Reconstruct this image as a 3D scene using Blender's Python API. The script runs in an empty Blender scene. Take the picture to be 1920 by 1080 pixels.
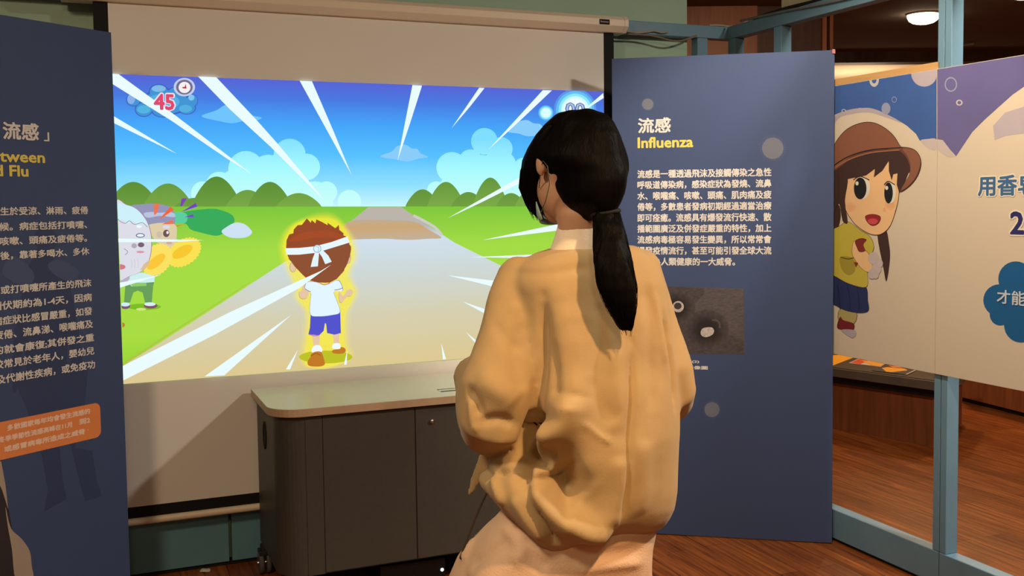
import bpy, math, random
import numpy as np
from mathutils import Matrix, Vector, noise
from mathutils.bvhtree import BVHTree

C = bpy.context.scene.collection
random.seed(7)
PI = math.pi

# ------------------------------------------------------------------ camera
EYE = Vector((0, 0, 1.47))
FPX, CX, CY = 1942.0, 1014.0, 494.0
pitch, roll = math.atan(0.0588), 0.01126
FW = Vector((0, math.cos(pitch), -math.sin(pitch)))
R0, U0 = Vector((1, 0, 0)), Vector((0, math.sin(pitch), math.cos(pitch)))
RT = R0 * math.cos(roll) - U0 * math.sin(roll)
UP = U0 * math.cos(roll) + R0 * math.sin(roll)
cd = bpy.data.cameras.new('camera')
cam = bpy.data.objects.new('camera', cd)
C.objects.link(cam)
m = Matrix((RT, UP, -FW)).transposed().to_4x4()
m.translation = EYE
cam.matrix_world = m
cd.sensor_width = 36
cd.lens = 36 * FPX / 1920
cd.shift_x = -(CX - 960) / 1920
cd.shift_y = (CY - 540) / 1920
cd.clip_start = 0.02
bpy.context.scene.camera = cam
sc = bpy.context.scene
sc.view_settings.view_transform = 'Standard'
sc.view_settings.look = 'None'
sc.view_settings.gamma = 1
sc.view_settings.use_curve_mapping = False
sc.view_settings.exposure = 0
sc.cycles.max_bounces = 6

# ------------------------------------------------------------------ world and lights
w = bpy.data.worlds.new('dim_hall')
sc.world = w
w.use_nodes = True
w.node_tree.nodes['Background'].inputs[0].default_value = (1, .74, .5, 1)
w.node_tree.nodes['Background'].inputs[1].default_value = 0.10


def lamp(name, kind, loc, aim, power, col, size=0.2, spot=60, blend=.6):
    l = bpy.data.lights.new(name, kind)
    o = bpy.data.objects.new(name, l)
    C.objects.link(o)
    o.location = loc
    o.rotation_euler = (Vector(aim) - Vector(loc)).to_track_quat('-Z', 'Y').to_euler()
    l.energy = power
    l.color = col
    if kind == 'AREA':
        l.shape = 'DISK'
        l.size = size
    else:
        l.shadow_soft_size = size
    if kind == 'SPOT':
        l.spot_size = math.radians(spot)
        l.spot_blend = blend
    return o


TUNG = (1, .60, .29)
WARM = (1, .70, .40)
SOFT = (1, .76, .50)
lamp('key_downlight', 'SPOT', (1.0, .75, 2.88), (.10, 2.12, .62), 215, TUNG, .06, 42, 1)
lamp('corner_downlight', 'SPOT', (.68, 2.85, 2.9), (1.08, 4.2, .95), 178, (1, .84, .62), .07, 76, .5)
lamp('hall_light_left', 'AREA', (-1.15, .55, 2.85), (-1.1, 1.9, .3), 36, SOFT, .4)
lamp('hall_light_rear', 'AREA', (.4, -1.2, 2.85), (.2, .6, 0), 22, WARM, .5)
lamp('hall_light_right', 'AREA', (2.42, 2.4, 2.88), (2.3, 2.8, 0), 80, (1, .9, .76), .25)
lamp('added_wall_fill_left', 'AREA', (-2.3, 3.1, 2.88), (-2.1, 3.6, 1.5), 1.2, SOFT, .3)  # added fill that lifts the dark upper left wall, no fitting modelled


# ------------------------------------------------------------------ materials
def lin(c):
    c = c / 255
    return c / 12.92 if c <= .04045 else ((c + .055) / 1.055) ** 2.4


def S(r, g, b):
    return (lin(r), lin(g), lin(b))


def mat(name, col, rough=.6, var=.12, scale=9, bump=0.0, bscale=200, metal=0, spec=.4, stretch=None, sheen=0):
    m = bpy.data.materials.new(name)
    m.use_nodes = True
    t = m.node_tree
    b = t.nodes['Principled BSDF']
    b.inputs['Roughness'].default_value = rough
    b.inputs['Metallic'].default_value = metal
    b.inputs['Specular IOR Level'].default_value = spec
    if sheen:
        b.inputs['Sheen Weight'].default_value = sheen
    g = t.nodes.new('ShaderNodeNewGeometry')
    mp = t.nodes.new('ShaderNodeMapping')
    t.links.new(g.outputs['Position'], mp.inputs[0])
    if stretch:
        mp.inputs['Scale'].default_value = stretch
    n = t.nodes.new('ShaderNodeTexNoise')
    n.inputs['Scale'].default_value = scale
    n.inputs['Detail'].default_value = 4
    t.links.new(mp.outputs[0], n.inputs['Vector'])
    r = t.nodes.new('ShaderNodeValToRGB')
    r.color_ramp.elements[0].position = .25
    r.color_ramp.elements[1].position = .75
    r.color_ramp.elements[0].color = (*[c * (1 - var) for c in col], 1)
    r.color_ramp.elements[1].color = (*[min(1, c * (1 + var)) for c in col], 1)
    t.links.new(n.outputs[0], r.inputs[0])
    t.links.new(r.outputs[0], b.inputs['Base Color'])
    if bump:
        n2 = t.nodes.new('ShaderNodeTexNoise')
        n2.inputs['Scale'].default_value = bscale
        t.links.new(mp.outputs[0], n2.inputs['Vector'])
        bp = t.nodes.new('ShaderNodeBump')
        bp.inputs['Strength'].default_value = bump
        bp.inputs['Distance'].default_value = .004
        t.links.new(n2.outputs[0], bp.inputs['Height'])
        t.links.new(bp.outputs[0], b.inputs['Normal'])
    return m


def glow(name, col, k=1.0):
    m = bpy.data.materials.new(name)
    m.use_nodes = True
    t = m.node_tree
    t.nodes.remove(t.nodes['Principled BSDF'])
    e = t.nodes.new('ShaderNodeEmission')
    e.inputs[0].default_value = (*col, 1)
    e.inputs[1].default_value = k
    t.links.new(e.outputs[0], t.nodes['Material Output'].inputs[0])
    return m


def glow_grad(name, z0, z1, stops, k=1.0):
    """picture light whose colour runs with height on the screen"""
    m = glow(name, (1, 1, 1), k)
    t = m.node_tree
    e = next(n for n in t.nodes if n.type == 'EMISSION')
    g = t.nodes.new('ShaderNodeNewGeometry')
    s = t.nodes.new('ShaderNodeSeparateXYZ')
    t.links.new(g.outputs['Position'], s.inputs[0])
    mr = t.nodes.new('ShaderNodeMapRange')
    mr.inputs[1].default_value = z0
    mr.inputs[2].default_value = z1
    t.links.new(s.outputs[2], mr.inputs[0])
    r = t.nodes.new('ShaderNodeValToRGB')
    el = r.color_ramp.elements
    while len(el) < len(stops):
        el.new(.5)
    for e_, (p, c) in zip(el, stops):
        e_.position = p
        e_.color = (*c, 1)
    t.links.new(mr.outputs[0], r.inputs[0])
    t.links.new(r.outputs[0], e.inputs[0])
    return m


# ------------------------------------------------------------------ geometry helpers
def ray(x, y):
    return FW + RT * ((x - CX) / FPX) - UP * ((y - CY) / FPX)


def W(x, y, d):
    return EYE + ray(x, y) * d


def on_z(x, y, z=0):
    d = ray(x, y)
    return EYE + d * ((z - EYE.z) / d.z)


def px_of(P):
    d = P - EYE
    z = d.dot(FW)
    return CX + FPX * d.dot(RT) / z, CY - FPX * d.dot(UP) / z


class Plane:
    """a vertical plane through P running along D (to the right as seen from the hall)"""
    def __init__(s, P, D):
        s.P = Vector((P[0], P[1], 0))
        s.D = Vector((D[0], D[1], 0)).normalized()
        s.N = Vector((s.D.y, -s.D.x, 0))

    def at(s, x, y, off=0):
        d = ray(x, y)
        P = s.P + s.N * off
        return EYE + d * (s.N.dot(P - EYE) / s.N.dot(d))

    def uz(s, x, y):
        p = s.at(x, y)
        return (p - s.P).dot(s.D), p.z

    def pt(s, u, z, off=0):
        p = s.P + s.D * u + s.N * off
        return Vector((p.x, p.y, z))


def origin(o):
    v = Vector((0, 0, 0))
    while o:
        v += o.location
        o = o.parent
    return v


class MB:
    def __init__(s):
        s.v, s.f, s.m = [], [], []

    def add(s, vs, fs, mi=0):
        k = len(s.v)
        s.v += [Vector(v) for v in vs]
        s.f += [tuple(i + k for i in f) for f in fs]
        s.m += [mi] * len(fs)
        return s

    def obox(s, c, a, b, h, mi=0):
        """box about c with half-edge vectors a, b, h"""
        c, a, b, h = Vector(c), Vector(a), Vector(b), Vector(h)
        vs = [c + a * i + b * j + h * k for k in (-1, 1) for i, j in ((-1, -1), (1, -1), (1, 1), (-1, 1))]
        fs = [(3, 2, 1, 0), (4, 5, 6, 7), (0, 1, 5, 4), (1, 2, 6, 5), (2, 3, 7, 6), (3, 0, 4, 7)]
        if a.cross(b).dot(h) < 0:
            fs = [f[::-1] for f in fs]
        return s.add(vs, fs, mi)

    def span(s, pl, u0, u1, z0, z1, o0, o1, mi=0):
        """box on a plane from u0..u1, z0..z1 and o0..o1 out of it"""
        return s.obox(pl.pt((u0 + u1) / 2, (z0 + z1) / 2, (o0 + o1) / 2), pl.D * ((u1 - u0) / 2),
                      pl.N * ((o1 - o0) / 2), Vector((0, 0, (z1 - z0) / 2)), mi)

    def prism(s, pts, ext, mi=0):
        """outline pts pushed along ext"""
        n = len(pts)
        vs = [Vector(p) for p in pts] + [Vector(p) + Vector(ext) for p in pts]
        fs = [tuple(range(n))[::-1], tuple(range(n, 2 * n))] + [(i, (i + 1) % n, n + (i + 1) % n, n + i) for i in range(n)]
        return s.add(vs, fs, mi)

    def loft(s, rings, mi=0, caps=True):
        n = len(rings[0])
        vs = [p for r in rings for p in r]
        fs = []
        for k in range(len(rings) - 1):
            for i in range(n):
                j = (i + 1) % n
                fs.append((k * n + i, k * n + j, (k + 1) * n + j, (k + 1) * n + i))
        if caps:
            fs.append(tuple(range(n))[::-1])
            fs.append(tuple(range((len(rings) - 1) * n, len(rings) * n)))
        return s.add(vs, fs, mi)

    def tube(s, pts, rad, n=10, mi=0, flat=None, round_end=True):
        """tube through pts; rad a number or a list; flat = (axis, factor) squashes it along an axis"""
        pts = [Vector(p) for p in pts]
        if not isinstance(rad, (list, tuple)):
            rad = [rad] * len(pts)
        if round_end:
            a, b = (pts[0] - pts[1]).normalized(), (pts[-1] - pts[-2]).normalized()
            pts = [pts[0] + a * rad[0] * .75, pts[0] + a * rad[0] * .45] + pts + [pts[-1] + b * rad[-1] * .45, pts[-1] + b * rad[-1] * .75]
            rad = [rad[0] * .4, rad[0] * .8] + list(rad) + [rad[-1] * .8, rad[-1] * .4]
        rings = []
        ref = None
        for i, p in enumerate(pts):
            t = (pts[min(i + 1, len(pts) - 1)] - pts[max(i - 1, 0)]).normalized()
            if ref is None:
                ref = Vector((0, 0, 1)) if abs(t.z) < .9 else Vector((1, 0, 0))
            x = (ref - t * ref.dot(t)).normalized()
            ref = x
            y = t.cross(x)
            ring = []
            for k in range(n):
                q = x * math.cos(2 * PI * k / n) + y * math.sin(2 * PI * k / n)
                q = q * rad[i]
                if flat:
                    ax = Vector(flat[0]).normalized()
                    q = q - ax * q.dot(ax) * (1 - flat[1])
                ring.append(p + q)
            rings.append(ring)
        return s.loft(rings, mi)

    def ball(s, c, r, nu=20, nv=12, mi=0, axes=None):
        c = Vector(c)
        r = Vector(r) if not isinstance(r, (int, float)) else Vector((r, r, r))
        X, Y, Z = axes or (Vector((1, 0, 0)), Vector((0, 1, 0)), Vector((0, 0, 1)))
        rings = []
        for j in range(1, nv):
            a = PI * j / nv - PI / 2
            rings.append([c + X * (r.x * math.cos(a) * math.cos(2 * PI * i / nu)) + Y * (r.y * math.cos(a) * math.sin(2 * PI * i / nu)) + Z * (r.z * math.sin(a)) for i in range(nu)])
        return s.loft(rings, mi)

    def mesh(s, name, at=Vector((0, 0, 0))):
        me = bpy.data.meshes.new(name)
        me.from_pydata([v - at for v in s.v], [], s.f)
        me.polygons.foreach_set('material_index', s.m)
        return me

    def build(s, name, mats, parent=None, smooth=False, bevel=0, at=None):
        org = origin(parent) if parent else (Vector(at) if at is not None else Vector((0, 0, 0)))
        me = s.mesh(name, org)
        return place(name, me, mats, parent, smooth, bevel, at)


def place(name, me, mats, parent=None, smooth=False, bevel=0, at=None):
    o = bpy.data.objects.new(name, me)
    C.objects.link(o)
    for x in (mats if isinstance(mats, (list, tuple)) else [mats]):
        me.materials.append(x)
    if parent:
        o.parent = parent
    elif at is not None:
        o.location = at
    if smooth:
        me.polygons.foreach_set('use_smooth', [True] * len(me.polygons))
    if bevel:
        b = o.modifiers.new('bevel', 'BEVEL')
        b.width = bevel
        b.segments = 2
        b.limit_method = 'ANGLE'
    me.update()
    return o


def thing(name, label, cat, at, group=None):
    o = bpy.data.objects.new(name, None)
    C.objects.link(o)
    o.location = at
    o.empty_display_size = .1
    o['label'], o['category'] = label, cat
    if group:
        o['group'] = group
    return o


def tag(o, label, cat, group=None):
    o['label'], o['category'] = label, cat
    if group:
        o['group'] = group
    return o


def struct(o):
    o['kind'] = 'structure'
    return o


def remesh(mb, voxel, smooth=4, factor=.5):
    me = mb.mesh('tmp')
    o = bpy.data.objects.new('tmp', me)
    C.objects.link(o)
    r = o.modifiers.new('r', 'REMESH')
    r.mode = 'VOXEL'
    r.voxel_size = voxel
    if smooth:
        q = o.modifiers.new('s', 'SMOOTH')
        q.factor = factor
        q.iterations = smooth
    dg = bpy.context.evaluated_depsgraph_get()
    out = bpy.data.meshes.new_from_object(o.evaluated_get(dg))
    bpy.data.objects.remove(o)
    bpy.data.meshes.remove(me)
    return out


def spline(pts, n=6, closed=True):
    """Catmull-Rom through 2-D points"""
    out = []
    k = len(pts)
    for i in range(k if closed else k - 1):
        p0, p1, p2, p3 = [pts[(i + d) % k] if closed else pts[max(0, min(k - 1, i + d))] for d in (-1, 0, 1, 2)]
        for j in range(n):
            t = j / n
            out.append(tuple(.5 * (2 * b + (c - a) * t + (2 * a - 5 * b + 4 * c - d) * t * t + (3 * b - a - 3 * c + d) * t ** 3)
                             for a, b, c, d in zip(p0, p1, p2, p3)))
    if not closed:
        out.append(tuple(pts[-1]))
    return out


def circ(x, y, r, ry=None, n=28, rot=0):
    ry = ry or r
    c, s_ = math.cos(rot), math.sin(rot)
    return [(x + r * math.cos(2 * PI * i / n) * c - ry * math.sin(2 * PI * i / n) * s_,
             y + r * math.cos(2 * PI * i / n) * s_ + ry * math.sin(2 * PI * i / n) * c) for i in range(n)]


class Print:
    """flat print or picture: coloured outlines laid on a board or screen, taken off the photograph"""
    def __init__(s, pl, base):
        s.pl, s.base, s.mb, s.mats = pl, base, MB(), []
        s.off = base

    def mi(s, m):
        if m not in s.mats:
            s.mats.append(m)
        return s.mats.index(m)

    def poly(s, pts, m, lift=True):
        if lift:
            s.off += .00004
        vs = [s.pl.at(x, y) + s.pl.N * s.off for x, y in pts]
        n = Vector((0, 0, 0))
        for i in range(len(vs)):
            n += vs[i].cross(vs[(i + 1) % len(vs)])
        f = tuple(range(len(vs)))
        s.mb.add(vs, [f if n.dot(s.pl.N) > 0 else f[::-1]], s.mi(m))
        return s

    def blob(s, pts, m, n=5):
        return s.poly(spline(pts, n), m)

    def line(s, pts, wd, m, smooth=True, taper=False):
        """a brush stroke of width wd pixels"""
        if smooth:
            pts = spline(pts, 5, False)
        L, R = [], []
        for i, p in enumerate(pts):
            a, b = pts[max(0, i - 1)], pts[min(len(pts) - 1, i + 1)]
            dx, dy = b[0] - a[0], b[1] - a[1]
            k = math.hypot(dx, dy) or 1
            q = wd / 2 * (1 - .8 * i / len(pts) if taper else 1)
            L.append((p[0] - dy / k * q, p[1] + dx / k * q))
            R.append((p[0] + dy / k * q, p[1] - dx / k * q))
        return s.poly(L + R[::-1], m)

    def build(s, name, parent):
        return s.mb.build(name, s.mats, parent)


def text_mesh(body, bold=0.0):
    cu = bpy.data.curves.new('t', 'FONT')
    cu.body = body
    cu.offset = bold
    cu.resolution_u = 2
    o = bpy.data.objects.new('t', cu)
    C.objects.link(o)
    dg = bpy.context.evaluated_depsgraph_get()
    me = bpy.data.meshes.new_from_object(o.evaluated_get(dg))
    v = [tuple(p.co) for p in me.vertices]
    f = [tuple(p.vertices) for p in me.polygons]
    bpy.data.objects.remove(o)
    bpy.data.curves.remove(cu)
    bpy.data.meshes.remove(me)
    return v, f


def letter(mb, pl, body, left, right, hpx, off, mi=0, bold=.012, full=None):
    """set one line of writing on a plane between the foot of its first and the foot of its last letter; heavier strokes by overprinting"""
    v, f = text_mesh(body)
    if not v:
        return
    xs = [p[0] for p in v]
    ys = [p[1] for p in v]
    x0, x1, y0, y1 = min(xs), max(xs), min(ys), max(ys)
    u0, z0 = pl.uz(*left)
    u1, z1 = pl.uz(*right)
    zb = (z0 + z1) / 2
    mx, my = (left[0] + right[0]) / 2, (left[1] + right[1]) / 2
    h = pl.uz(mx, my - hpx)[1] - pl.uz(mx, my)[1]
    kx, ky = (u1 - u0) / (x1 - x0 + 2 * bold), h / (y1 - y0 + 2 * bold)
    n = 1 if bold < .004 else (6 if bold < .05 else 12)
    for i in range(n):
        dx, dy = (bold * math.cos(2 * PI * i / n), bold * math.sin(2 * PI * i / n)) if n > 1 else (0, 0)
        mb.add([pl.pt(u0 + (p[0] - x0 + bold + dx) * kx, zb + (p[1] - y0 + bold + dy) * ky, off + i * .00002) for p in v], f, mi)


def Zm(ox, oy, k):
    return lambda pts: [(ox + x / k, oy + y / k) for x, y in pts]


# ------------------------------------------------------------------ planes of the place
DS = Vector((.9171, .39866, 0))
DR = Vector((.39551, -.91846, 0))        # along the right-hand frame, coming nearer
DL = Vector((.49123, .87103, 0))
DB = Vector((.97916, -.20309, 0))
w430 = on_z(432, 1060)
WALL = Plane(w430, DS)                    # face of the lower wall panels
SCREEN = Plane(WALL.P + WALL.N * .07, DS)
FRAME = Plane(on_z(1560, 1013), DR)
RPANEL = Plane(on_z(1560, 1020), DB)
LP = WALL.at(226, 560)                    # the left board stands a little before the screen
LPANEL = Plane(EYE + (LP - EYE) * .90, DL)
# corner where the frame along the wall meets the frame on the right
_a = np.array([[DS.x, -DR.x], [DS.y, -DR.y]])
_b = np.array([FRAME.P.x - WALL.P.x, FRAME.P.y - WALL.P.y])
CU, CV = np.linalg.solve(_a, _b)          # u of the corner on WALL, u on FRAME

# ------------------------------------------------------------------ the setting
WOOD = bpy.data.materials.new('plank_floor')
WOOD.use_nodes = True
t = WOOD.node_tree
b = t.nodes['Principled BSDF']
b.inputs['Roughness'].default_value = .36
b.inputs['Specular IOR Level'].default_value = .22
g = t.nodes.new('ShaderNodeNewGeometry')
mp = t.nodes.new('ShaderNodeMapping')
t.links.new(g.outputs['Position'], mp.inputs[0])
mp.inputs['Rotation'].default_value = (0, 0, -math.atan2(DR.y, DR.x))
br = t.nodes.new('ShaderNodeTexBrick')
br.offset = .37
br.inputs['Scale'].default_value = 1
br.inputs['Brick Width'].default_value = 1.1
br.inputs['Row Height'].default_value = .09
br.inputs['Mortar Size'].default_value = .0012
br.inputs['Bias'].default_value = 0
br.inputs['Color1'].default_value = (*S(168, 98, 46), 1)
br.inputs['Color2'].default_value = (*S(136, 73, 31), 1)
br.inputs['Mortar'].default_value = (*S(50, 27, 14), 1)
t.links.new(mp.outputs[0], br.inputs['Vector'])
mp2 = t.nodes.new('ShaderNodeMapping')
mp2.inputs['Scale'].default_value = (1.6, 26, 1)
t.links.new(mp.outputs[0], mp2.inputs[0])
nz = t.nodes.new('ShaderNodeTexNoise')
nz.inputs['Scale'].default_value = 2.2
nz.inputs['Detail'].default_value = 6
nz.inputs['Distortion'].default_value = .6
t.links.new(mp2.outputs[0], nz.inputs['Vector'])
rp = t.nodes.new('ShaderNodeValToRGB')
rp.color_ramp.elements[0].position = .3
rp.color_ramp.elements[0].color = (.42, .38, .36, 1)
rp.color_ramp.elements[1].position = .68
rp.color_ramp.elements[1].color = (1.15, 1.1, 1.05, 1)
t.links.new(nz.outputs[0], rp.inputs[0])
mx = t.nodes.new('ShaderNodeMix')
mx.data_type = 'RGBA'
mx.blend_type = 'MULTIPLY'
mx.inputs[0].default_value = 1
t.links.new(br.outputs[0], mx.inputs[6])
t.links.new(rp.outputs[0], mx.inputs[7])
t.links.new(mx.outputs[2], b.inputs['Base Color'])

SAGE = mat('sage_wall_paint', S(166, 192, 170), .7, .05, 3, .08, 90)
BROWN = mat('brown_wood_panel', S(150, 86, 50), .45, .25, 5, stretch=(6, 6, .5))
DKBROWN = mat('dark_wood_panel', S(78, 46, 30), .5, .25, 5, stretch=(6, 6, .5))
CEIL = mat('dark_ceiling_paint', S(112, 98, 90), .95, .1, 2, spec=.02)
CREAM = mat('cream_plaster', S(226, 205, 178), .8, .05, 2)
BLACK = mat('matt_black', S(22, 20, 20), .6, .1)
DARKWALL = mat('brown_wall', S(110, 90, 72), .8, .08, 2)

struct(MB().obox((2, 5, -.05), (7, 0, 0), (0, 9, 0), (0, 0, .05)).build('floor', WOOD))
struct(MB().obox((2, 3.35, 3.0), (7, 0, 0), (0, 7.35, 0), (0, 0, .05)).build('ceiling', CEIL))
struct(MB().obox((4.5, 12, 3.0), (4.5, 0, 0), (0, 1.3, 0), (0, 0, .07)).build('ceiling_far', CREAM))
BACK = Plane(WALL.P - WALL.N * .075, DS)
ue = BACK.uz(1288, 40)[0]
struct(MB().span(BACK, -3.2, ue, 0, 2.95, -.12, 0).build('wall_back', SAGE))
# wood-clad wall of the hall beyond
FW_Y = 8.0
FAR = Plane((0, FW_Y), (1, 0))
x0, x1 = FAR.uz(1200, 60)[0], FAR.uz(1541, 60)[0]
xm = FAR.uz(1420, 30)[0]
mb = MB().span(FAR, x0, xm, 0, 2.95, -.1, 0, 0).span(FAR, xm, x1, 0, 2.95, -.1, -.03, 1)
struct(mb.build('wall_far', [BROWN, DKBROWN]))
mb = MB()
for a, b_, k in ((1541, 1549, 0), (1549, 1555, 1), (1555, 1561, 0)):
    mb.span(FAR, FAR.uz(a, 60)[0], FAR.uz(b_, 60)[0], 0, 2.95, -.1, .02 if k == 0 else -.04, k)
struct(mb.build('trim_1', [BROWN, BLACK]))
struct(MB().obox((4.4, 10.62, 2.9), (3.4, 0, 0), (0, .1, 0), (0, 0, .06)).build('trim_2', DKBROWN))
struct(MB().obox((4.5, 13.3, 1.47), (4.5, 0, 0), (0, .05, 0), (0, 0, 1.47)).build('wall_end', CREAM))
struct(MB().obox((7.6, 6.5, 1.47), (.05, 0, 0), (0, 7, 0), (0, 0, 1.47)).build('wall_right', DARKWALL))

# ------------------------------------------------------------------ blue partition frames
BLUE = mat('blue_grey_paint', S(108, 142, 164), .42, .06, 6, .05, 120)
TEAL = mat('teal_panel_paint', S(100, 148, 164), .55, .05, 5, .05, 100)
TW = .058                                 # timber width
zt = FRAME.uz(1413, 61)[1]                # underside of the top rail
zT = 2.318

# along the wall, behind the screen
fr = thing('partition_frame', 'blue grey timber frame with teal infill panels standing behind the projection screen', 'partition frame', WALL.pt(.6, 0, -.03))
UL = -2.2
MB().span(WALL, UL, CU + TW, zt, zT, -TW, 0).build('top_rail', BLUE, fr, bevel=.003)
for i, px in enumerate((1308,)):
    u = WALL.uz(px, 80)[0]
    MB().span(WALL, u, u + TW, .02, zt, -TW, -.001).build('post', BLUE, fr, bevel=.003)
for u in (UL, ):
    MB().span(WALL, u, u + TW, .02, zt, -TW, -.001).build('post', BLUE, fr, bevel=.003)
ug = WALL.uz(432, 1010)[0]
us = [UL + TW + .002, ug - 1.0, ug - .006, ug + .006, ug + .95]
for a, b_ in ((us[0], us[1] - .012), (us[1], us[2]), (us[3], us[4]), (us[4] + .012, WALL.uz(1308, 80)[0] - .002)):
    MB().span(WALL, a, b_, .018, .92, -.022, 0).build('infill_panel', TEAL, fr, bevel=.0015)
MB().span(WALL, UL, CU, 0, .018, -.05, -.012).build('plinth', BLACK, fr)
MB().span(WALL, UL + TW, CU, .922, .98, -TW, -.001).build('cross_rail', BLUE, fr, bevel=.003)

# on the right, two bays side by side
uj = FRAME.uz(1761.5, 900)[0]
fr2 = thing('partition_frame', 'blue grey timber frame bay reaching from the wall corner to the join behind the mural', 'partition frame', FRAME.pt(0, 0, -.03), 'blue timber frame bays on the right')
c0 = CV
MB().span(FRAME, c0, uj - .002, zt, zT, -TW, 0).build('top_rail', BLUE, fr2, bevel=.003)
MB().span(FRAME, c0, uj - .002, .012, .138, -TW, 0).build('bottom_rail', BLUE, fr2, bevel=.003)
for u, wd in ((c0, TW), (FRAME.uz(1450, 80)[0], TW), (uj - .034, .032)):
    MB().span(FRAME, u, u + wd, .138, zt, -TW, -.001).build('post', BLUE, fr2, bevel=.003)
fr3 = thing('partition_frame', 'blue grey timber frame bay at the right edge of the photo', 'partition frame', FRAME.pt(1.4, 0, -.03), 'blue timber frame bays on the right')
ue3 = 2.3
MB().span(FRAME, uj + .002, ue3, zt, zT, -TW, 0).build('top_rail', BLUE, fr3, bevel=.003)
MB().span(FRAME, uj + .002, ue3, .012, .138, -TW, 0).build('bottom_rail', BLUE, fr3, bevel=.003)
for u, wd in ((uj + .002, .032), (ue3 - TW, TW)):
    MB().span(FRAME, u, u + wd, .138, zt, -TW, -.001).build('post', BLUE, fr3, bevel=.003)
for f_, a, b_ in ((fr2, c0, uj - .002), (fr3, uj + .002, ue3)):
    MB().span(FRAME, a, b_, 0, .012, -.05, -.01).build('plinth', BLACK, f_)

# cables and the cable trunk lying on the rail
CABLE = mat('black_cable', S(24, 22, 22), .5)
BEIGE = mat('beige_cable', S(170, 158, 140), .5)
GREYC = mat('grey_cable', S(120, 118, 116), .5)
TRUNK = mat('cream_trunking', S(226, 214, 178), .5)


def along(pl, pts, off, rise=0):
    return [pl.at(x, y, off) + Vector((0, 0, rise)) for x, y in pts]


def cable(name, label, pts, r, m, n=8):
    q = [Vector(p) for p in spline([tuple(p) for p in pts], 6, False)]
    o = MB().tube(q, r, n).build(name, m, None, True, at=q[0])
    return tag(o, label, 'cable')


tz = zT
q = [FRAME.pt(u, tz + .01 + dz, -.03 + do) for u, dz, do in ((-.62, 0, 0), (-.4, .004, .01), (-.1, .0, 0), (.2, .004, -.012), (.6, 0, 0), (1.1, .003, .01), (1.7, 0, 0), (2.1, 0, 0))]
cable('power_cable', 'black cable lying along the top of the right blue rail', q, .009, CABLE)
q = [FRAME.pt(u, tz - .018 + dz, .004 + do) for u, dz, do in ((-.68, .028, .002), (-.5, .02, .004), (-.3, .012, .004), (0, -.004, .004), (.35, -.01, .004), (.8, -.006, .004), (1.3, -.01, .004), (2.1, -.008, .004))]
cable('signal_cable', 'grey cable running along the face of the right blue rail', q, .006, GREYC)
q = along(WALL, ((1176, 59), (1195, 61), (1212, 60), (1226, 58), (1240, 61), (1252, 60)), .012)
cable('loose_cable', 'beige cable crossing just under the rail beside the screen case', q, .0045, BEIGE)
q = along(WALL, ((1178, 64), (1205, 65), (1222, 67), (1240, 71), (1258, 76), (1274, 77), (1290, 73), (1306, 67)), .022)
cable('loose_cable', 'grey brown cable sagging deepest below the rail towards the post', q, .0045, mat('grey_brown_cable', S(128, 112, 96), .5))
q = [WALL.pt(WALL.uz(px, 50)[0], tz + .006 + dz, -.02) for px, dz in ((1335, 0), (1355, .003), (1375, .0), (1392, .006), (1398, .02), (1405, .034))]
cable('loose_cable', 'short beige cable with a raised end lying on the corner of the rail', q, .005, BEIGE)
tr = MB().obox(FRAME.pt(.92, tz + .046, -.072), DR * 1.36, FRAME.N * .02, Vector((0, 0, .022))).build('cable_trunk', TRUNK, None, bevel=.003)
tr.name = 'cable_trunk'
tag(tr, 'cream plastic cable trunk running along the top of the right frame', 'cable trunk')
MBq = MB().obox(FRAME.pt(.92, tz + .012, -.072), DR * 1.36, FRAME.N * .012, Vector((0, 0, .0125)))
MBq.build('mounting_strip', BLUE, tr)

# ------------------------------------------------------------------ projection screen
FAB = mat('white_screen_cloth', (.80, .765, .71), .85, .02, 2)
SBLK = mat('black_screen_border', S(12, 11, 12), .8)
CASE = mat('ivory_case_paint', S(232, 214, 190), .45, .03, 4)
CASEG = mat('ivory_case_end', S(214, 204, 192), .45, .03, 4)
uL, uR = SCREEN.uz(203, 40)[0], SCREEN.uz(1132, 120)[0]
bw = .052
z_bt = SCREEN.uz(300, 945)[1]
z_bb = SCREEN.uz(300, 966)[1]
ps = thing('projection_screen', 'wide pull-down projection screen hanging on the wall, showing a bright cartoon game', 'projection screen', SCREEN.pt((uL + uR) / 2, z_bb - .03))
zc = SCREEN.uz(1000, 54)[1]
MB().span(SCREEN, uL, uR, z_bt, zc + .01, -.002, 0).build('fabric', FAB, ps)
mb = MB().span(SCREEN, uL - bw, uL, z_bb, zc + .01, -.002, 0).span(SCREEN, uR, uR + bw, z_bb, zc + .01, -.002, 0).span(SCREEN, uL, uR, z_bb, z_bt, -.002, 0)
mb.build('black_border', SBLK, ps)
q = [SCREEN.pt(uL - bw, z_bb - .014, 0), SCREEN.pt(uR + bw, z_bb - .014, 0)]
MB().tube(q, .0145, 14).build('weight_bar', CASE, ps, True)
z1, z0 = SCREEN.uz(1175, 36)[1] + .004, SCREEN.uz(1175, 64)[1]
uend = SCREEN.uz(1175, 50)[0] - .015
prof = [(-.06, z0), (.022, z0), (.048, z0 + .026), (.048, z1 - .018), (.03, z1), (-.06, z1)]
mb = MB().prism([SCREEN.pt(uL - .16, z, o) for o, z in prof], DS * (uend - uL + .16 - .02))
mb.build('case', CASE, ps, bevel=.002)
mb = MB().prism([SCREEN.pt(uend - .02, z0 + (z - z0) * 1.04 - .001, o * 1.04) for o, z in prof], DS * .02)
mb.build('end_cap', CASE, ps, bevel=.002)
lab = Plane(SCREEN.P + SCREEN.N * .048, DS)
a, b_ = lab.uz(1124, 48)[0], lab.uz(1143, 48)[0]
zl = (z0 + .026 + z1 - .018) / 2
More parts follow.
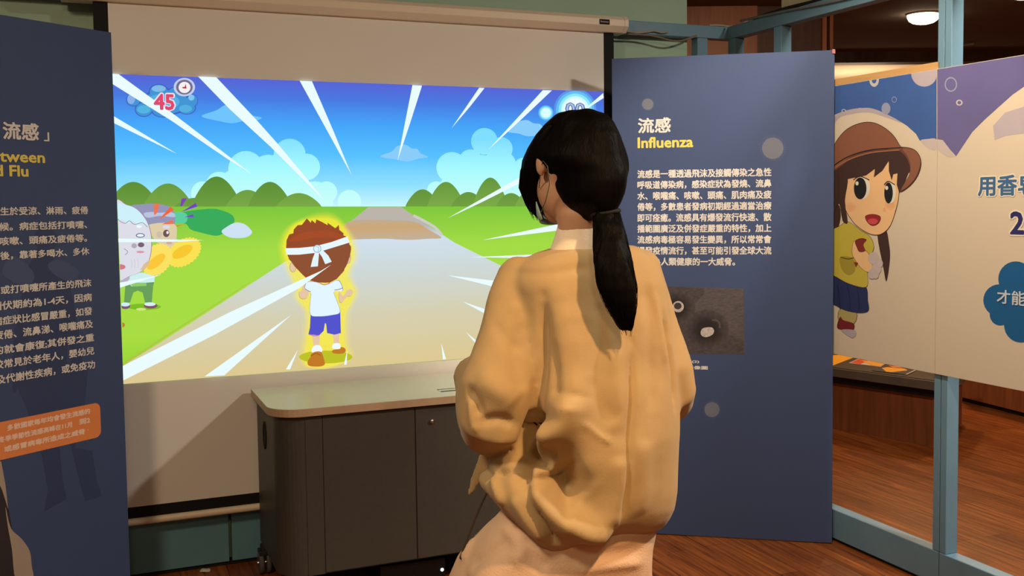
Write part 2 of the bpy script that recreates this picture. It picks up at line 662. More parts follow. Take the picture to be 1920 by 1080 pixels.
badge = MB().span(lab, a, b_, zl - .0115, zl + .0115, 0, .001).build('maker_badge', SBLK, ps)
mb = MB()
for k in range(8):
    x = a + .005 + k * (b_ - a - .01) / 8
    mb.span(lab, x, x + (b_ - a) / 11, zl - .003, zl + (.003 if k else .006), .001, .0014)
mb.build('badge_marks', mat('grey_badge_ink', S(150, 130, 130), .6), badge)

# ------------------------------------------------------------------ media cabinet
GREY = mat('taupe_laminate', S(70, 66, 61), .5, .06, 60, .02, 300)
TOPM = mat('pale_worktop_laminate', S(206, 206, 188), .28, .03, 8)
EDGE = mat('beige_edge_band', S(190, 160, 130), .5)
CHROME = mat('chrome', (.7, .7, .7), .2, .02, metal=1)
RUB = mat('dark_rubber', S(40, 40, 42), .5)
CB = Plane(WALL.P + WALL.N * .10, DS)    # back of the cabinet
cuL, ztop = CB.uz(470, 729)
ft = on_z(540, 784, ztop - .028)          # foot of the worktop's front edge
dep = (ft - CB.P).dot(CB.N)
wid = 1.16
cab = thing('media_cabinet', 'low dark grey media cabinet with pale rounded worktop, on castors before the screen', 'cabinet', CB.pt(cuL + wid / 2, 0, dep / 2))
print('cabinet', 'top', ztop, 'depth', dep, 'uL', cuL)


def rounded(u0, u1, d, r, n=8):
    """plan outline: back square, front corners rounded"""
    o = [(u0, 0)]
    for i in range(n + 1):
        a = PI + PI / 2 * i / n
        o.append((u0 + r + r * math.cos(a), d - r - r * math.sin(a)))
    for i in range(n + 1):
        a = -PI / 2 + PI / 2 * i / n
        o.append((u1 - r + r * math.cos(a), d - r - r * math.sin(a)))
    o.append((u1, 0))
    return o


zb = .118
top = rounded(cuL, cuL + wid, dep, .115, 10)
wt_ = MB().prism([CB.pt(u, ztop - .03, o) for u, o in top][::-1], (0, 0, .03))
wt_.m = [0, 0] + [1] * (len(wt_.f) - 2)
wt_.build('worktop', [TOPM, EDGE], cab, bevel=.002)
ins = .022
body = rounded(cuL + ins, cuL + wid - ins, dep - ins, .1, 10)
MB().prism([CB.pt(u, zb, o) for u, o in body][::-1], (0, 0, ztop - .03 - zb)).build('carcass', GREY, cab, bevel=.002)
DF = Plane(CB.P + CB.N * (dep - ins), DS)
d1, d2 = DF.uz(606, 900)[0], DF.uz(780, 900)[0]
d3 = d2 + (d2 - d1)
GAP = mat('dark_gap', S(26, 20, 16), .8)
for a, b_ in ((d1, d2), (d2, d3)):
    MB().span(DF, a, b_, zb + .002, ztop - .034, -.001, .0004).build('door_gap', GAP, cab)
    dr = MB().span(DF, a + .0022, b_ - .0022, zb + .004, ztop - .036, -.004, .0025).build('door', GREY, cab, bevel=.001)
    if a == d2:
        k = DF.at(809, 789)
        MB().tube([k + DF.N * 0, k + DF.N * .012], .0085, 16, round_end=False).build('lock', CHROME, dr, True)
MB().span(DF, cuL + ins + .1, d1, zb, ztop - .036, -.004, .0022).build('end_panel', GREY, cab)
MB().span(DF, d3, cuL + wid - ins - .1, zb, ztop - .036, -.004, .0022).build('end_panel', GREY, cab)
# oval hand hole in the left side
SIDE = Plane(CB.pt(cuL + ins, 0, 0), CB.N)
hc = SIDE.at(497, 816)
hu = (hc - SIDE.P).dot(SIDE.D)
mb = MB()
rg = [[SIDE.P + SIDE.D * (hu + .03 * k * math.cos(a)) - DS * o + Vector((0, 0, hc.z + .048 * k * math.sin(a))) for a in [2 * PI * i / 28 for i in range(28)]] for k, o in ((1.12, 0), (1.12, .004), (1, .004), (.95, .0012))]
mb.loft(rg)
mb.build('hand_hole', SBLK, cab, True)
# slot set in the worktop
TOPZ = ztop
c_ = on_z(846, 731, TOPZ)
mb = MB().obox(c_ + DS * .06, DS * .11, CB.N * .022, Vector((0, 0, .0012)))
fl = mb.build('cable_flap', TOPM, cab)
mb = MB()
for s_ in (-1, 1):
    mb.obox(c_ + DS * .06 + CB.N * .021 * s_ + Vector((0, 0, .0014)), DS * .11, CB.N * .0022, Vector((0, 0, .0008)))
mb.build('flap_gap', GAP, fl)
# castors
CLEAR = mat('smoky_castor_wheel', S(96, 94, 92), .25)
for du, o in ((.028, .05), (wid - .05, .05), (.07, dep - .09), (wid - .07, dep - .09)):
    c_ = CB.pt(cuL + du, .045, o)
    ca = MB().tube([c_ + Vector((0, 0, .03)), c_ + Vector((0, 0, .075))], .016, 12, round_end=False)
    ca.obox(c_ + Vector((0, 0, .043)) , DS * .022, CB.N * .03, Vector((0, 0, .009)))
    fk = ca.build('castor', RUB, cab, bevel=.002)
    for s_ in (-1, 1):
        c2 = c_ + DS * (.014 * s_)
        MB().tube([c2 - DS * .009, c2 + DS * .009], .045, 24, round_end=False).build('wheel', CLEAR, fk, bevel=.006)
    MB().tube([c_ - DS * .026, c_ + DS * .026], .007, 10).build('axle', CHROME, fk, True)

# box with a white pilot light on the floor under the cabinet
ub = DF.uz(830, 1060)
bx = thing('control_box', 'black box with one white pilot light on the floor under the cabinet', 'electronic box', DF.pt(ub[0] - .05, 0, -.12))
BOXM = mat('black_plastic', S(10, 10, 11), .4)
MB().span(DF, DF.uz(717, 1075)[0], DF.uz(840, 1070)[0], .004, .1, -.3, -.03).build('casing', BOXM, bx, bevel=.004)
bp_ = Plane(DF.P - DF.N * .03, DS)
k = bp_.at(829, 1068)
MB().ball(k, .0065, 14, 8).build('pilot_light', glow('pilot_light_white', (.9, .93, 1), 3), bx, True)

# scrap on the floor
p = on_z(385, 1072)
mb = MB().loft([circ3 for circ3 in [[p + Vector((.022 * k * math.cos(a), .016 * k * math.sin(a), h + .002 * math.sin(3 * a))) for a in [2 * PI * i / 14 for i in range(14)]] for k, h in ((1, .003), (1, .006), (.7, .011))]])
tag(mb.build('paper_scrap', mat('white_paper', (.75, .72, .66), .8), None, True, at=p), 'tiny white crumpled scrap on the floor below the teal wall panel', 'scrap')

# ------------------------------------------------------------------ the hall beyond the frame
DKTOP = mat('dark_table_top', S(58, 50, 44), .4, .1)
RIM = mat('grey_table_rim', S(112, 100, 86), .5)
a_, b_ = on_z(1560, 690, .40), on_z(1757, 716, .40)
dt = (b_ - a_).normalized()
dn = Vector((dt.y, -dt.x, 0))
TAB = Plane(a_, dt)
L_ = (b_ - a_).length
tb = thing('display_table', 'low dark display table with bright yellow and orange stickers, beyond the frame', 'table', TAB.pt(L_ / 2, 0, -.4))
plan = lambda e: [(-.6 + e, -e), (L_ - e, -e), (L_ - e, -.30 + e), (.5 - e, -.85 + e), (-.6 + e, -.85 + e)]
slab = lambda e, z0_, z1_: MB().prism([TAB.pt(u, z0_, o) for u, o in plan(e)][::-1], (0, 0, z1_ - z0_))
slab(0, .345, .40).build('rim', RIM, tb, bevel=.004)
slab(.012, .40, .404).build('tabletop', DKTOP, tb)
slab(.03, .30, .345).build('apron', BLACK, tb)
slab(.05, 0, .30).build('base', BROWN, tb)
YEL, ORG, RED, NVY, WHT = (mat(n, c, .5, .03) for n, c in (('sticker_yellow', S(255, 180, 20)), ('sticker_orange', S(250, 140, 20)), ('sticker_red', S(225, 70, 35)), ('sticker_navy', S(40, 42, 70)), ('sticker_white', S(220, 205, 190))))


def sticker(name, pts, m, lab):
    z = .404
    sticker.k += .0006
    c = Vector((0, 0, 0))
    vs = [on_z(x, y, z + sticker.k) for x, y in pts]
    for v in vs:
        c += v / len(vs)
    n = (vs[1] - vs[0]).cross(vs[2] - vs[1])
    if n.z < 0:
        vs = vs[::-1]
    o = MB().prism(vs, (0, 0, .0005)).build(name, m, tb)
    o['label'] = lab


sticker.k = 0
za = Zm(1540, 560, 4.5)
sticker('sticker', za([(60, 480), (190, 472), (285, 492), (88, 568), (40, 570)]), YEL, 'large yellow sticker')
sticker('sticker', za([(232, 543), (320, 503), (548, 545), (500, 575)]), WHT, 'white edged sticker')
sticker('sticker', za([(248, 541), (320, 507), (400, 520), (330, 552)]), RED, 'red sticker')
sticker('sticker', za([(335, 520), (540, 546), (500, 568), (420, 560)]), YEL, 'yellow sticker')
sticker('sticker', za([(425, 607), (495, 575), (800, 603), (715, 640)]), NVY, 'navy sticker')
sticker('sticker', za([(510, 585), (560, 578), (700, 590), (730, 605), (600, 620), (545, 615)]), YEL, 'yellow blot sticker')
sticker('sticker', za([(708, 640), (722, 641), (800, 604), (786, 603)]), WHT, 'white line sticker')
sticker('sticker', za([(565, 566), (640, 570), (690, 584), (600, 580)]), ORG, 'orange sticker')
# low cabinet at the far right
a_, b_ = on_z(1800, 752), on_z(1920, 783)
dt = (b_ - a_).normalized()
BEN = Plane(a_, dt)
bn = thing('storage_bench', 'long brown wooden bench standing low behind the right mural board', 'bench', BEN.pt(.4, 0, -.3))
MB().span(BEN, -.02, 2.2, .03, .62, -.5, 0).build('front', BROWN, bn, bevel=.004)
MB().span(BEN, -.04, 2.22, .62, .66, -.52, .02).build('seat', DKBROWN, bn, bevel=.004)
MB().span(BEN, 0, 2.18, 0, .03, -.48, -.02).build('plinth', BLACK, bn)

# ceiling lamps
LAMPG = glow('lamp_glass', (1, .84, .58), 14)
LAMPR = mat('lamp_ring', S(150, 120, 92), .5)
for (x, y, lab) in ((1731, 44, 'glowing round ceiling lamp seen left of the tall blue post'), (1921, -3, 'glowing round ceiling lamp cut off by the top right corner')):
    P = on_z(x, y, 2.87)
    P.z = 2.95
    th = thing('ceiling_lamp', lab, 'ceiling lamp', P, 'round ceiling lamps in the far hall')
    r = .125
    mb = MB().loft([[P + Vector((r * k * math.cos(a), r * k * math.sin(a), -h)) for a in [2 * PI * i / 32 for i in range(32)]] for k, h in ((1.06, 0), (1.07, .008), (1.0, .014))])
    mb.build('ring', LAMPR, th, True)
    mb = MB().loft([[P + Vector((r * k * math.cos(a), r * k * math.sin(a), -h)) for a in [2 * PI * i / 32 for i in range(32)]] for k, h in ((1, .01), (.98, .03), (.88, .055), (.66, .074), (.35, .084), (.08, .087))])
    mb.build('diffuser', LAMPG, th, True)
    lamp('ceiling_lamp_light', 'SPOT', P - Vector((0, 0, .2)), P - Vector((0, 0, 1)), 95, (1, .56, .26), .1, 150, .5)
lamp('added_far_ceiling_fill', 'AREA', (3.6, 12.0, 2.85), (3.6, 12.2, 0), 14, SOFT, .8)  # added unseen fill, turned upward below to brighten the cream far ceiling
lamp('added_far_wall_fill', 'AREA', (1.5, 6.3, 2.88), (1.7, 6.9, .5), 14, WARM, .3)  # added out-of-view fill that brightens the wood wall and display table
bpy.data.objects['added_far_ceiling_fill'].rotation_euler = (PI, 0, 0)
bpy.data.objects['added_far_ceiling_fill'].location = (3.6, 12.0, 2.2)
P = on_z(1597, 106, 2.93)
mb = MB().loft([[P + Vector((.13 * k * math.cos(a), .13 * k * math.sin(a), -h)) for a in [2 * PI * i / 24 for i in range(24)]] for k, h in ((1, 0), (1, .03), (.8, .06), (.3, .075))])
tag(mb.build('smoke_detector', mat('grey_detector', S(150, 135, 118), .5), None, True, at=P), 'small round grey detector under the cream far ceiling', 'smoke detector')
PIPE = mat('pale_rod', S(170, 150, 130), .5)
for a, b_, lab in (((1807, 84), (1825, 82), 'short pale rod under the dark ceiling right of the tall post'), ((1807, 112), (1866, 110), 'longer pale rod under the dark ceiling just above the mural board')):
    p, q = on_z(*a, 2.93), on_z(*b_, 2.93)
    tag(MB().tube([p, q], .012, 8).build('ceiling_rod', PIPE, None, True, at=p), lab, 'ceiling rod')
# ------------------------------------------------------------------ the projected game picture
uA, uB = uL + .001, SCREEN.uz(1131.5, 172)[0]
zHi, zLo = SCREEN.uz(1130, 172)[1], SCREEN.uz(230, 720)[1]


def G(r, g, b, k=1.0):
    return glow('picture_%d_%d_%d' % (r, g, b), S(r, g, b), k)


def zp(y, x=640):
    return SCREEN.uz(x, y)[1]


GS = lambda st, name, y0, y1: glow_grad(name, zp(y1), zp(y0), [((1 - p), S(*c)) for p, c in st][::-1])
g_sky = GS([(0, (90, 98, 212)), (.16, (74, 122, 226)), (.36, (70, 166, 250)), (.6, (88, 194, 255)), (.84, (146, 226, 255)), (1, (200, 246, 255))], 'picture_sky', 150, 388)
g_cloud = GS([(0, (128, 222, 255)), (.45, (168, 250, 255)), (1, (206, 255, 250))], 'picture_cloud', 258, 388)
g_soft = G(112, 198, 252)
g_soft2 = G(138, 205, 250)
g_hill = GS([(0, (92, 140, 52)), (1, (112, 160, 66))], 'picture_hill', 335, 388)
g_hill2 = GS([(0, (100, 150, 60)), (1, (124, 170, 72))], 'picture_hill_light', 335, 388)
g_grass = GS([(0, (128, 200, 62)), (.25, (164, 220, 70)), (.7, (168, 222, 66)), (1, (140, 206, 44))], 'picture_grass', 388, 700)
g_road = GS([(0, (190, 180, 168)), (.12, (186, 182, 178)), (.2, (208, 224, 238)), (.4, (206, 216, 214)), (.65, (214, 208, 178)), (1, (222, 200, 140))], 'picture_road', 388, 700)
g_band = GS([(0, (192, 172, 146)), (.4, (205, 168, 118)), (1, (196, 176, 150))], 'picture_band', 412, 450)
g_white = G(235, 252, 255, 1.0)

pic = MB().span(SCREEN, uA, uB, zLo, zHi, .0003, .0006).build('projected_picture', g_sky, ps)
OFF0 = .0008
a = Print(SCREEN, OFF0)
z3 = Zm(200, 100, 3.6)
z6 = Zm(700, 120, 3.6)
for cx, cy, r in ((461, 316, 33), (543, 290, 30), (503, 325, 35), (575, 313, 25), (380, 362, 22), (411, 347, 25), (612, 360, 20), (655, 378, 22), (520, 350, 60), (450, 365, 50), (590, 375, 35),
                  (908, 265, 25), (939, 279, 22), (847, 314, 29), (882, 302, 22), (936, 312, 32), (980, 312, 16), (818, 358, 18), (900, 340, 50), (860, 362, 40), (950, 350, 45), (1000, 345, 40), (1030, 355, 40)):
    pts = [(x, min(y, 388)) for x, y in circ(cx, cy, r)]
    a.poly(pts, g_cloud)
for pts in ([(640, 425), (740, 385), (800, 350), (880, 352), (930, 372), (970, 415), (1045, 435), (1000, 455), (930, 455), (850, 472), (760, 458)],):
    a.blob(z3(pts), g_soft)
a.blob(z6([(45, 625), (125, 590), (160, 555), (215, 545), (260, 570), (295, 575), (320, 605), (368, 628), (300, 640), (230, 658), (150, 645)]), g_soft2)
a.blob(z6([(905, 455), (960, 400), (1030, 378), (1080, 400), (1130, 410), (1150, 470), (1050, 488), (980, 470)]), g_soft2)


def hump(cx, w_, top, base=388, m=None):
    pts = []
    for i in range(21):
        k = -1 + i / 10
        y = base - (base - top) * (math.cos(k * PI / 2) ** .8 if abs(k) < 1 else 0)
        pts.append((min(max(cx + w_ * k, 214), 1130.5), y))
    a.poly(pts, m or g_hill)


for cx, w_, top, m in ((250, 50, 341, g_hill), (315, 48, 344, g_hill2), (365, 40, 371, g_hill), (406, 48, 331, g_hill), (464, 42, 356, g_hill2), (506, 42, 341, g_hill), (560, 44, 362, g_hill2),
                       (792, 33, 355, g_hill), (836, 36, 341, g_hill2), (878, 34, 360, g_hill), (919, 34, 333, g_hill2), (958, 30, 362, g_hill), (1000, 36, 350, g_hill2), (1060, 50, 345, g_hill), (1110, 40, 352, g_hill2)):
    hump(cx, w_, top, 389, m)


def edge_y(x, top):
    """picture's lower edge at column x"""
    return px_of(SCREEN.pt(SCREEN.uz(x, top)[0], zLo))[1]


UL_, UR_ = uA + .0005, uB - .0005


def cpx(u, y):
    """pixel at screen column u on the row through y"""
    P = SCREEN.pt(u, SCREEN.uz(640, y)[1])
    return px_of(P)


hL, hR = (px_of(SCREEN.pt(UL_, zp(387, 220)))[0], 387.5), (px_of(SCREEN.pt(UR_, zp(387, 1130)))[0], 387)
bL, bR = px_of(SCREEN.pt(UL_, zLo)), px_of(SCREEN.pt(UR_, zLo))
a.poly([hL, hR, bR, bL], g_grass)
rL = (228, 684)
rR = (bR[0], bR[1] - 40)
a.poly([(690, 388.5), (752, 388), (775, 404), (852, 455), (935, 496), rR, bR, bL, (229, 686), (296, 645), (371, 597), (529, 494), (645, 425)], g_road)
a.blob(Zm(700, 360, 3.175)([(-145, 175), (0, 165), (130, 168), (250, 180), (330, 225), (405, 272), (330, 278), (200, 285), (60, 278), (-100, 282), (-180, 285), (-200, 240)]), g_band)
a.line([(775, 404), (812, 424), (828, 440)], 5, G(206, 206, 196), taper=False)
a.line([(229, 684), (296, 640), (371, 592), (470, 528)], 5, G(172, 200, 70), taper=True)
g_bush, g_bush2 = G(58, 172, 92), G(92, 206, 160)
z1a = Zm(200, 370, 4.318)
a.blob(z1a([(545, 140), (620, 120), (700, 105), (850, 92), (930, 105), (1010, 140), (1035, 190), (1000, 250), (930, 300), (870, 310), (760, 285), (680, 260), (640, 215), (560, 205)]), g_bush)
a.blob(z1a([(545, 130), (600, 118), (650, 140), (645, 200), (590, 212), (550, 200)]), g_bush2)
a.blob(z1a([(930, 280), (970, 240), (1040, 205), (1110, 215), (1160, 255), (1175, 290), (1120, 325), (1000, 325)]), G(206, 226, 244))
a.build('picture_landscape', pic)

# the cheering elders at the left
a = Print(SCREEN, OFF0 + .0036)
OUT = G(122, 96, 128)
cl = lambda pts: [(max(x, 220.5 + (y - 400) * .042), y) for x, y in pts]
a.poly(circ(270, 575, 32, 6), G(126, 190, 40))
for pts, c in (([(190, 75), (300, 55), (430, 55), (520, 85), (548, 130), (550, 215), (480, 225), (330, 235), (250, 160)], (150, 150, 186)),
               ([(300, 130), (360, 118), (430, 125), (500, 118), (545, 130), (545, 160), (430, 150), (330, 165)], (186, 196, 222)),
               ([(335, 225), (545, 215), (565, 330), (560, 400), (525, 465), (470, 420), (380, 330)], (222, 206, 168))):
    a.poly(cl(z1a(spline(pts, 5))), G(*c))
for pts, c in (([(375, 55), (432, 52), (405, 130), (385, 145)], (232, 120, 90)), ([(425, 178), (515, 75), (545, 100), (450, 165)], (240, 104, 60)), ([(445, 218), (535, 180), (540, 215)], (236, 116, 82)), ([(560, 228), (640, 215), (565, 238)], (230, 130, 40)),
               ([(595, 72), (605, 10), (650, 5), (612, 70)], (126, 72, 178)), ([(600, 120), (720, 45), (732, 75)], (116, 66, 200)), ([(628, 160), (700, 136), (705, 162)], (120, 76, 200))):
    a.poly(cl(z1a(pts)), G(*c))
a.poly(z1a(circ(482, 292, 26, 30)), G(110, 84, 90))
a.poly(z1a(circ(492, 285, 10, 12)), G(240, 236, 236))
a.poly(z1a(circ(425, 300, 22, 26)), G(206, 190, 172))
a.poly(z1a(circ(482, 240, 30, 13)), G(216, 220, 240))
a.poly(z1a(circ(505, 370, 24, 10)), G(216, 168, 150))


def ruff(cx, cy, rx, ry, rot, c):
    pts = []
    for i in range(56):
        t = 2 * PI * i / 56
        k = 1 + (.06 if i % 2 else -.03)
        x, y = rx * k * math.cos(t), ry * k * math.sin(t)
        pts.append((cx + x * math.cos(rot) - y * math.sin(rot), cy + x * math.sin(rot) + y * math.cos(rot)))
    a.poly(cl(z1a(pts)), G(*c))


ruff(625, 445, 150, 100, -.6, (250, 226, 84))
ruff(612, 440, 90, 42, -.5, (248, 200, 50))
ruff(405, 505, 140, 108, -.9, (252, 226, 100))
ruff(400, 520, 90, 38, -.7, (250, 200, 56))
for pts, c in (([(130, 690), (390, 660), (375, 720), (365, 850), (310, 850), (290, 770), (250, 755), (215, 770), (190, 850), (140, 855), (150, 720)], (104, 160, 92)),
               ([(100, 640), (200, 610), (300, 610), (390, 640), (385, 685), (320, 690), (320, 715), (200, 720), (180, 690), (100, 690)], (206, 240, 240)),
               ([(180, 690), (320, 690), (318, 716), (210, 722)], (140, 206, 110))):
    a.poly(cl(z1a(pts)), G(*c))
a.poly(cl(z1a([(60, 620), (190, 620), (185, 660), (160, 690), (60, 690)])), G(186, 176, 206))
a.poly(cl(z1a([(60, 700), (120, 700), (115, 800), (60, 800)])), G(186, 186, 226))
for x, y, rx, ry, c in ((355, 876, 55, 24, (136, 84, 100)), (350, 864, 46, 15, (216, 240, 250)), (150, 880, 40, 24, (130, 86, 120)), (150, 866, 36, 16, (206, 240, 250)), (278, 905, 40, 11, (206, 232, 130)), (125, 1032, 22, 20, (190, 120, 60))):
    a.poly(cl(z1a(circ(x, y, rx, ry))), G(*c))
head = [(60, 60), (160, 62), (240, 95), (310, 170), (345, 250), (360, 340), (355, 450), (330, 530), (290, 590), (200, 630), (60, 632)]
ox = z1a(spline(head, 5))
a.poly(cl([(x + 1.3, y) for x, y in ox]), G(168, 130, 150))
a.poly(cl(ox), G(222, 222, 232))
a.poly(cl(z1a(spline([(60, 56), (150, 60), (240, 95), (300, 165), (330, 240), (290, 210), (250, 225), (215, 195), (165, 212), (130, 185), (60, 180)], 5))), G(206, 240, 250))
a.line(cl(z1a([(80, 175), (110, 195), (150, 210), (185, 190), (215, 215), (250, 215), (290, 205), (330, 240)])), .9, OUT)
a.poly(z1a(circ(272, 308, 36, 18)), G(70, 70, 120))
a.poly(z1a(circ(272, 308, 29, 12)), G(232, 246, 255))
a.poly(z1a(circ(262, 236, 22, 11)), G(240, 250, 255))
a.poly(z1a(circ(278, 384, 26, 20)), G(120, 100, 112))
a.poly(z1a(circ(222, 392, 22, 20)), G(180, 170, 182))
a.poly(z1a(circ(272, 442, 32, 9)), G(220, 150, 162))
a.line(z1a([(140, 415), (170, 440), (150, 465)]), .9, OUT)
a.poly(cl(z1a(circ(110, 563, 42, 22))), G(216, 122, 132))
for k in range(3):
    a.line(z1a([(195 + 25 * k, 500), (205 + 25 * k, 530), (200 + 25 * k, 570)]), .7, G(206, 190, 206))
a.poly(z1a([(270, 590), (300, 540), (350, 500), (345, 540), (310, 580)]), G(222, 190, 150))
a.build('picture_cheering_elders', pic)

# the runner seen from behind
def halo(alpha):
    m_ = glow('picture_halo_%d' % (alpha * 100), S(248, 236, 60))
    t_ = m_.node_tree
    e_ = next(n for n in t_.nodes if n.type == 'EMISSION')
    tr_ = t_.nodes.new('ShaderNodeBsdfTransparent')
    mx_ = t_.nodes.new('ShaderNodeMixShader')
    mx_.inputs[0].default_value = alpha
    t_.links.new(tr_.outputs[0], mx_.inputs[1])
    t_.links.new(e_.outputs[0], mx_.inputs[2])
    t_.links.new(mx_.outputs[0], t_.nodes['Material Output'].inputs[0])
    return m_


a = Print(SCREEN, OFF0 + .0058)
zb_ = Zm(520, 390, 3.48)
for k, c in ((1.2, .06), (1.0, .08), (.8, .12), (.6, .16), (.4, .22), (.2, .35), (.02, .5)):
    e = 11 * k
    a.blob([(595, 410 - e), (630, 415 - e), (655 + e * .9, 445), (662 + e, 480), (650 + e, 515), (663 + e, 545), (655 + e * .8, 570), (645 + e, 590), (644 + e, 640), (650 + e, 672), (620, 686 + e * .3), (590, 688 + e * .3), (572 - e, 678), (578 - e, 620), (578 - e, 585), (560 - e, 560), (558 - e, 540), (545 - e, 510), (534 - e, 480), (534 - e, 450), (555 - e, 420)], halo(c))
a.poly(circ(610, 669, 50, 12), G(190, 196, 40))
SKIN = G(232, 200, 164)
LINE = G(140, 100, 90)
for x, y, rx, ry in ((100, 385, 20, 32), (458, 325, 17, 36)):
    a.poly(zb_(circ(x, y, rx + 2, ry + 2)), LINE)
    a.poly(zb_(circ(x, y, rx, ry)), SKIN)
for pts in ([(185, 480), (205, 520), (195, 580), (165, 595), (142, 580), (140, 545), (160, 545), (150, 560), (165, 510)], [(400, 545), (425, 575), (450, 540), (475, 530), (490, 550), (475, 575), (450, 580), (415, 618), (400, 600)]):
    a.poly(zb_(spline(pts, 4)), LINE)
    a.poly([(x + .3, y - .5) for x, y in zb_(spline(pts, 4))], SKIN)
for pts in ([(222, 820), (275, 825), (272, 905), (235, 905)], [(358, 815), (400, 815), (402, 890), (368, 892)]):
    a.poly(zb_(pts), SKIN)
for pts in ([(235, 900), (275, 895), (290, 935), (222, 940)], [(362, 885), (402, 882), (408, 915), (358, 915)]):
    a.poly(zb_(spline(pts, 3)), G(240, 250, 255))
for pts in ([(220, 950), (250, 935), (285, 940), (302, 985), (306, 1020), (270, 1033), (205, 1028), (195, 1000), (215, 970)], [(360, 925), (405, 918), (412, 905), (440, 915), (440, 940), (410, 950), (360, 945)]):
    a.poly(zb_(spline(pts, 4)), G(196, 122, 40))
a.line(zb_([(215, 965), (250, 948), (280, 960)]), 1.4, G(150, 90, 30))
a.poly(zb_([(215, 690), (408, 680), (412, 815), (370, 825), (322, 815), (316, 755), (308, 750), (300, 800), (270, 830), (200, 822), (210, 780)]), G(84, 84, 204))
a.line(zb_([(202, 822), (240, 832), (270, 828)]), 1.5, G(190, 100, 190))
sh = [(185, 485), (230, 478), (270, 488), (310, 498), (345, 488), (380, 470), (405, 475), (425, 520), (420, 540), (368, 545), (385, 600), (408, 680), (350, 700), (270, 708), (212, 695), (212, 600), (215, 552), (178, 530)]
a.poly(zb_(spline(sh, 4)), G(130, 140, 190))
cxs, cys = 295, 590
a.poly(zb_([(cxs + (x - cxs) * .975, cys + (y - cys) * .975) for x, y in spline(sh, 4)]), G(228, 246, 255))
a.line(zb_([(180, 527), (200, 540), (215, 545)]), 1.2, G(150, 100, 110))
a.line(zb_([(370, 535), (400, 530), (424, 520)]), 1.2, G(150, 100, 110))
a.line(zb_([(275, 490), (305, 500), (340, 488)]), 1.6, G(190, 130, 110))
hair = [(55, 260), (58, 210), (75, 172), (102, 165), (105, 140), (130, 112), (158, 110), (190, 68), (216, 96), (222, 78), (246, 100), (252, 74), (290, 92), (326, 112), (325, 96), (376, 132), (398, 110), (402, 142), (430, 166), (428, 178), (446, 186), (465, 225), (475, 270), (470, 320), (445, 362), (432, 410), (385, 462), (340, 486), (270, 486), (200, 470), (160, 432), (110, 380), (75, 330), (60, 300)]
a.poly(zb_(hair), G(152, 76, 44))
a.blob(zb_([(70, 215), (140, 170), (240, 150), (340, 150), (430, 185), (450, 215), (340, 190), (230, 195), (130, 215)]), G(166, 78, 42))
a.blob(zb_([(75, 320), (200, 305), (350, 260), (470, 240), (465, 330), (425, 410), (340, 480), (270, 480), (170, 430), (110, 370)]), G(144, 82, 52))
a.poly(zb_([(50, 262), (140, 260), (240, 250), (350, 222), (455, 185), (468, 225), (360, 258), (250, 292), (140, 304), (58, 305)]), G(232, 248, 255))
a.poly(zb_([(245, 285), (270, 290), (262, 380), (215, 384), (228, 330)]), G(226, 246, 255))
a.poly(zb_([(262, 280), (290, 270), (330, 310), (352, 350), (310, 366), (290, 320)]), G(226, 246, 255))
a.poly(zb_(circ(258, 265, 26, 26)), G(120, 160, 200))
a.poly(zb_(circ(258, 265, 22, 22)), G(226, 246, 255))
a.line(zb_([(250, 250), (268, 260), (262, 285)]), .8, G(120, 160, 200))
a.build('picture_runner', pic)

# timer badge and score badge
a = Print(SCREEN, OFF0 + .0078)
for gk, c in ((1.12, (70, 92, 196)), (1.0, (66, 150, 214))):
    for x, y, rx, ry in ((180, 315, 45, 40), (350, 265, 60, 52), (250, 380, 55, 45), (540, 370, 55, 40), (575, 320, 36, 40), (400, 330, 150, 80), (380, 390, 70, 40), (470, 280, 60, 50)):
        a.poly(z3(circ(x, y, rx * gk, ry * gk)), G(*c))
for x, y, rx, ry, c in ((350, 240, 48, 22, (130, 186, 232)), (165, 310, 26, 34, (140, 176, 236)), (570, 300, 20, 20, (130, 200, 240)), (250, 380, 46, 28, (84, 180, 226)), (380, 330, 110, 55, (86, 176, 226)), (530, 375, 44, 26, (84, 176, 224))):
    a.poly(z3(circ(x, y, rx, ry)), G(*c))
a.poly(z3(circ(523, 230, 72, 62)), G(196, 206, 240))
a.poly(z3(circ(523, 230, 56, 50)), G(112, 110, 140))
a.poly(z3(circ(524, 232, 40, 38)), G(246, 240, 240))
a.poly(z3([(532, 205), (538, 240), (512, 238), (508, 230), (526, 228)]), G(180, 50, 70))
mbt = MB()
letter(mbt, SCREEN, '45', z3([(308, 392)])[0], z3([(468, 392)])[0], 35, a.off + .0004, a.mi(G(246, 226, 240)), .075)
letter(mbt, SCREEN, '45', z3([(318, 386)])[0], z3([(458, 386)])[0], 31, a.off + .0008, a.mi(G(224, 74, 110)), .035)
a.mb.add(mbt.v, mbt.f)
a.mb.m[-len(mbt.m):] = mbt.m
a.build('picture_timer_badge', pic)

a = Print(SCREEN, OFF0 + .0078)
for k, c in ((1.0, (92, 150, 232)), (.9, (100, 190, 244)), (.78, (140, 232, 255)), (.66, (206, 252, 255)), (.56, (240, 254, 255))):
    a.poly([(x, max(y, 170.5 + (x - 1080) * .035)) for x, y in circ(1077, 207, 40 * k)], G(*c))
for k, c in ((1.0, (96, 190, 244)), (.82, (150, 236, 255)), (.65, (220, 253, 255))):
    a.poly(circ(1022, 212, 14 * k), G(*c))
mbt = MB()
letter(mbt, SCREEN, '00', (1058, 216), (1096, 217), 24, a.off + .0004, a.mi(G(90, 110, 170)), .05)
letter(mbt, SCREEN, '00', (1060, 214.5), (1094, 215.5), 21, a.off + .0008, a.mi(G(170, 196, 236)), .0)
a.mb.add(mbt.v, mbt.f)
a.mb.m[-len(mbt.m):] = mbt.m
a.build('picture_score_badge', pic)

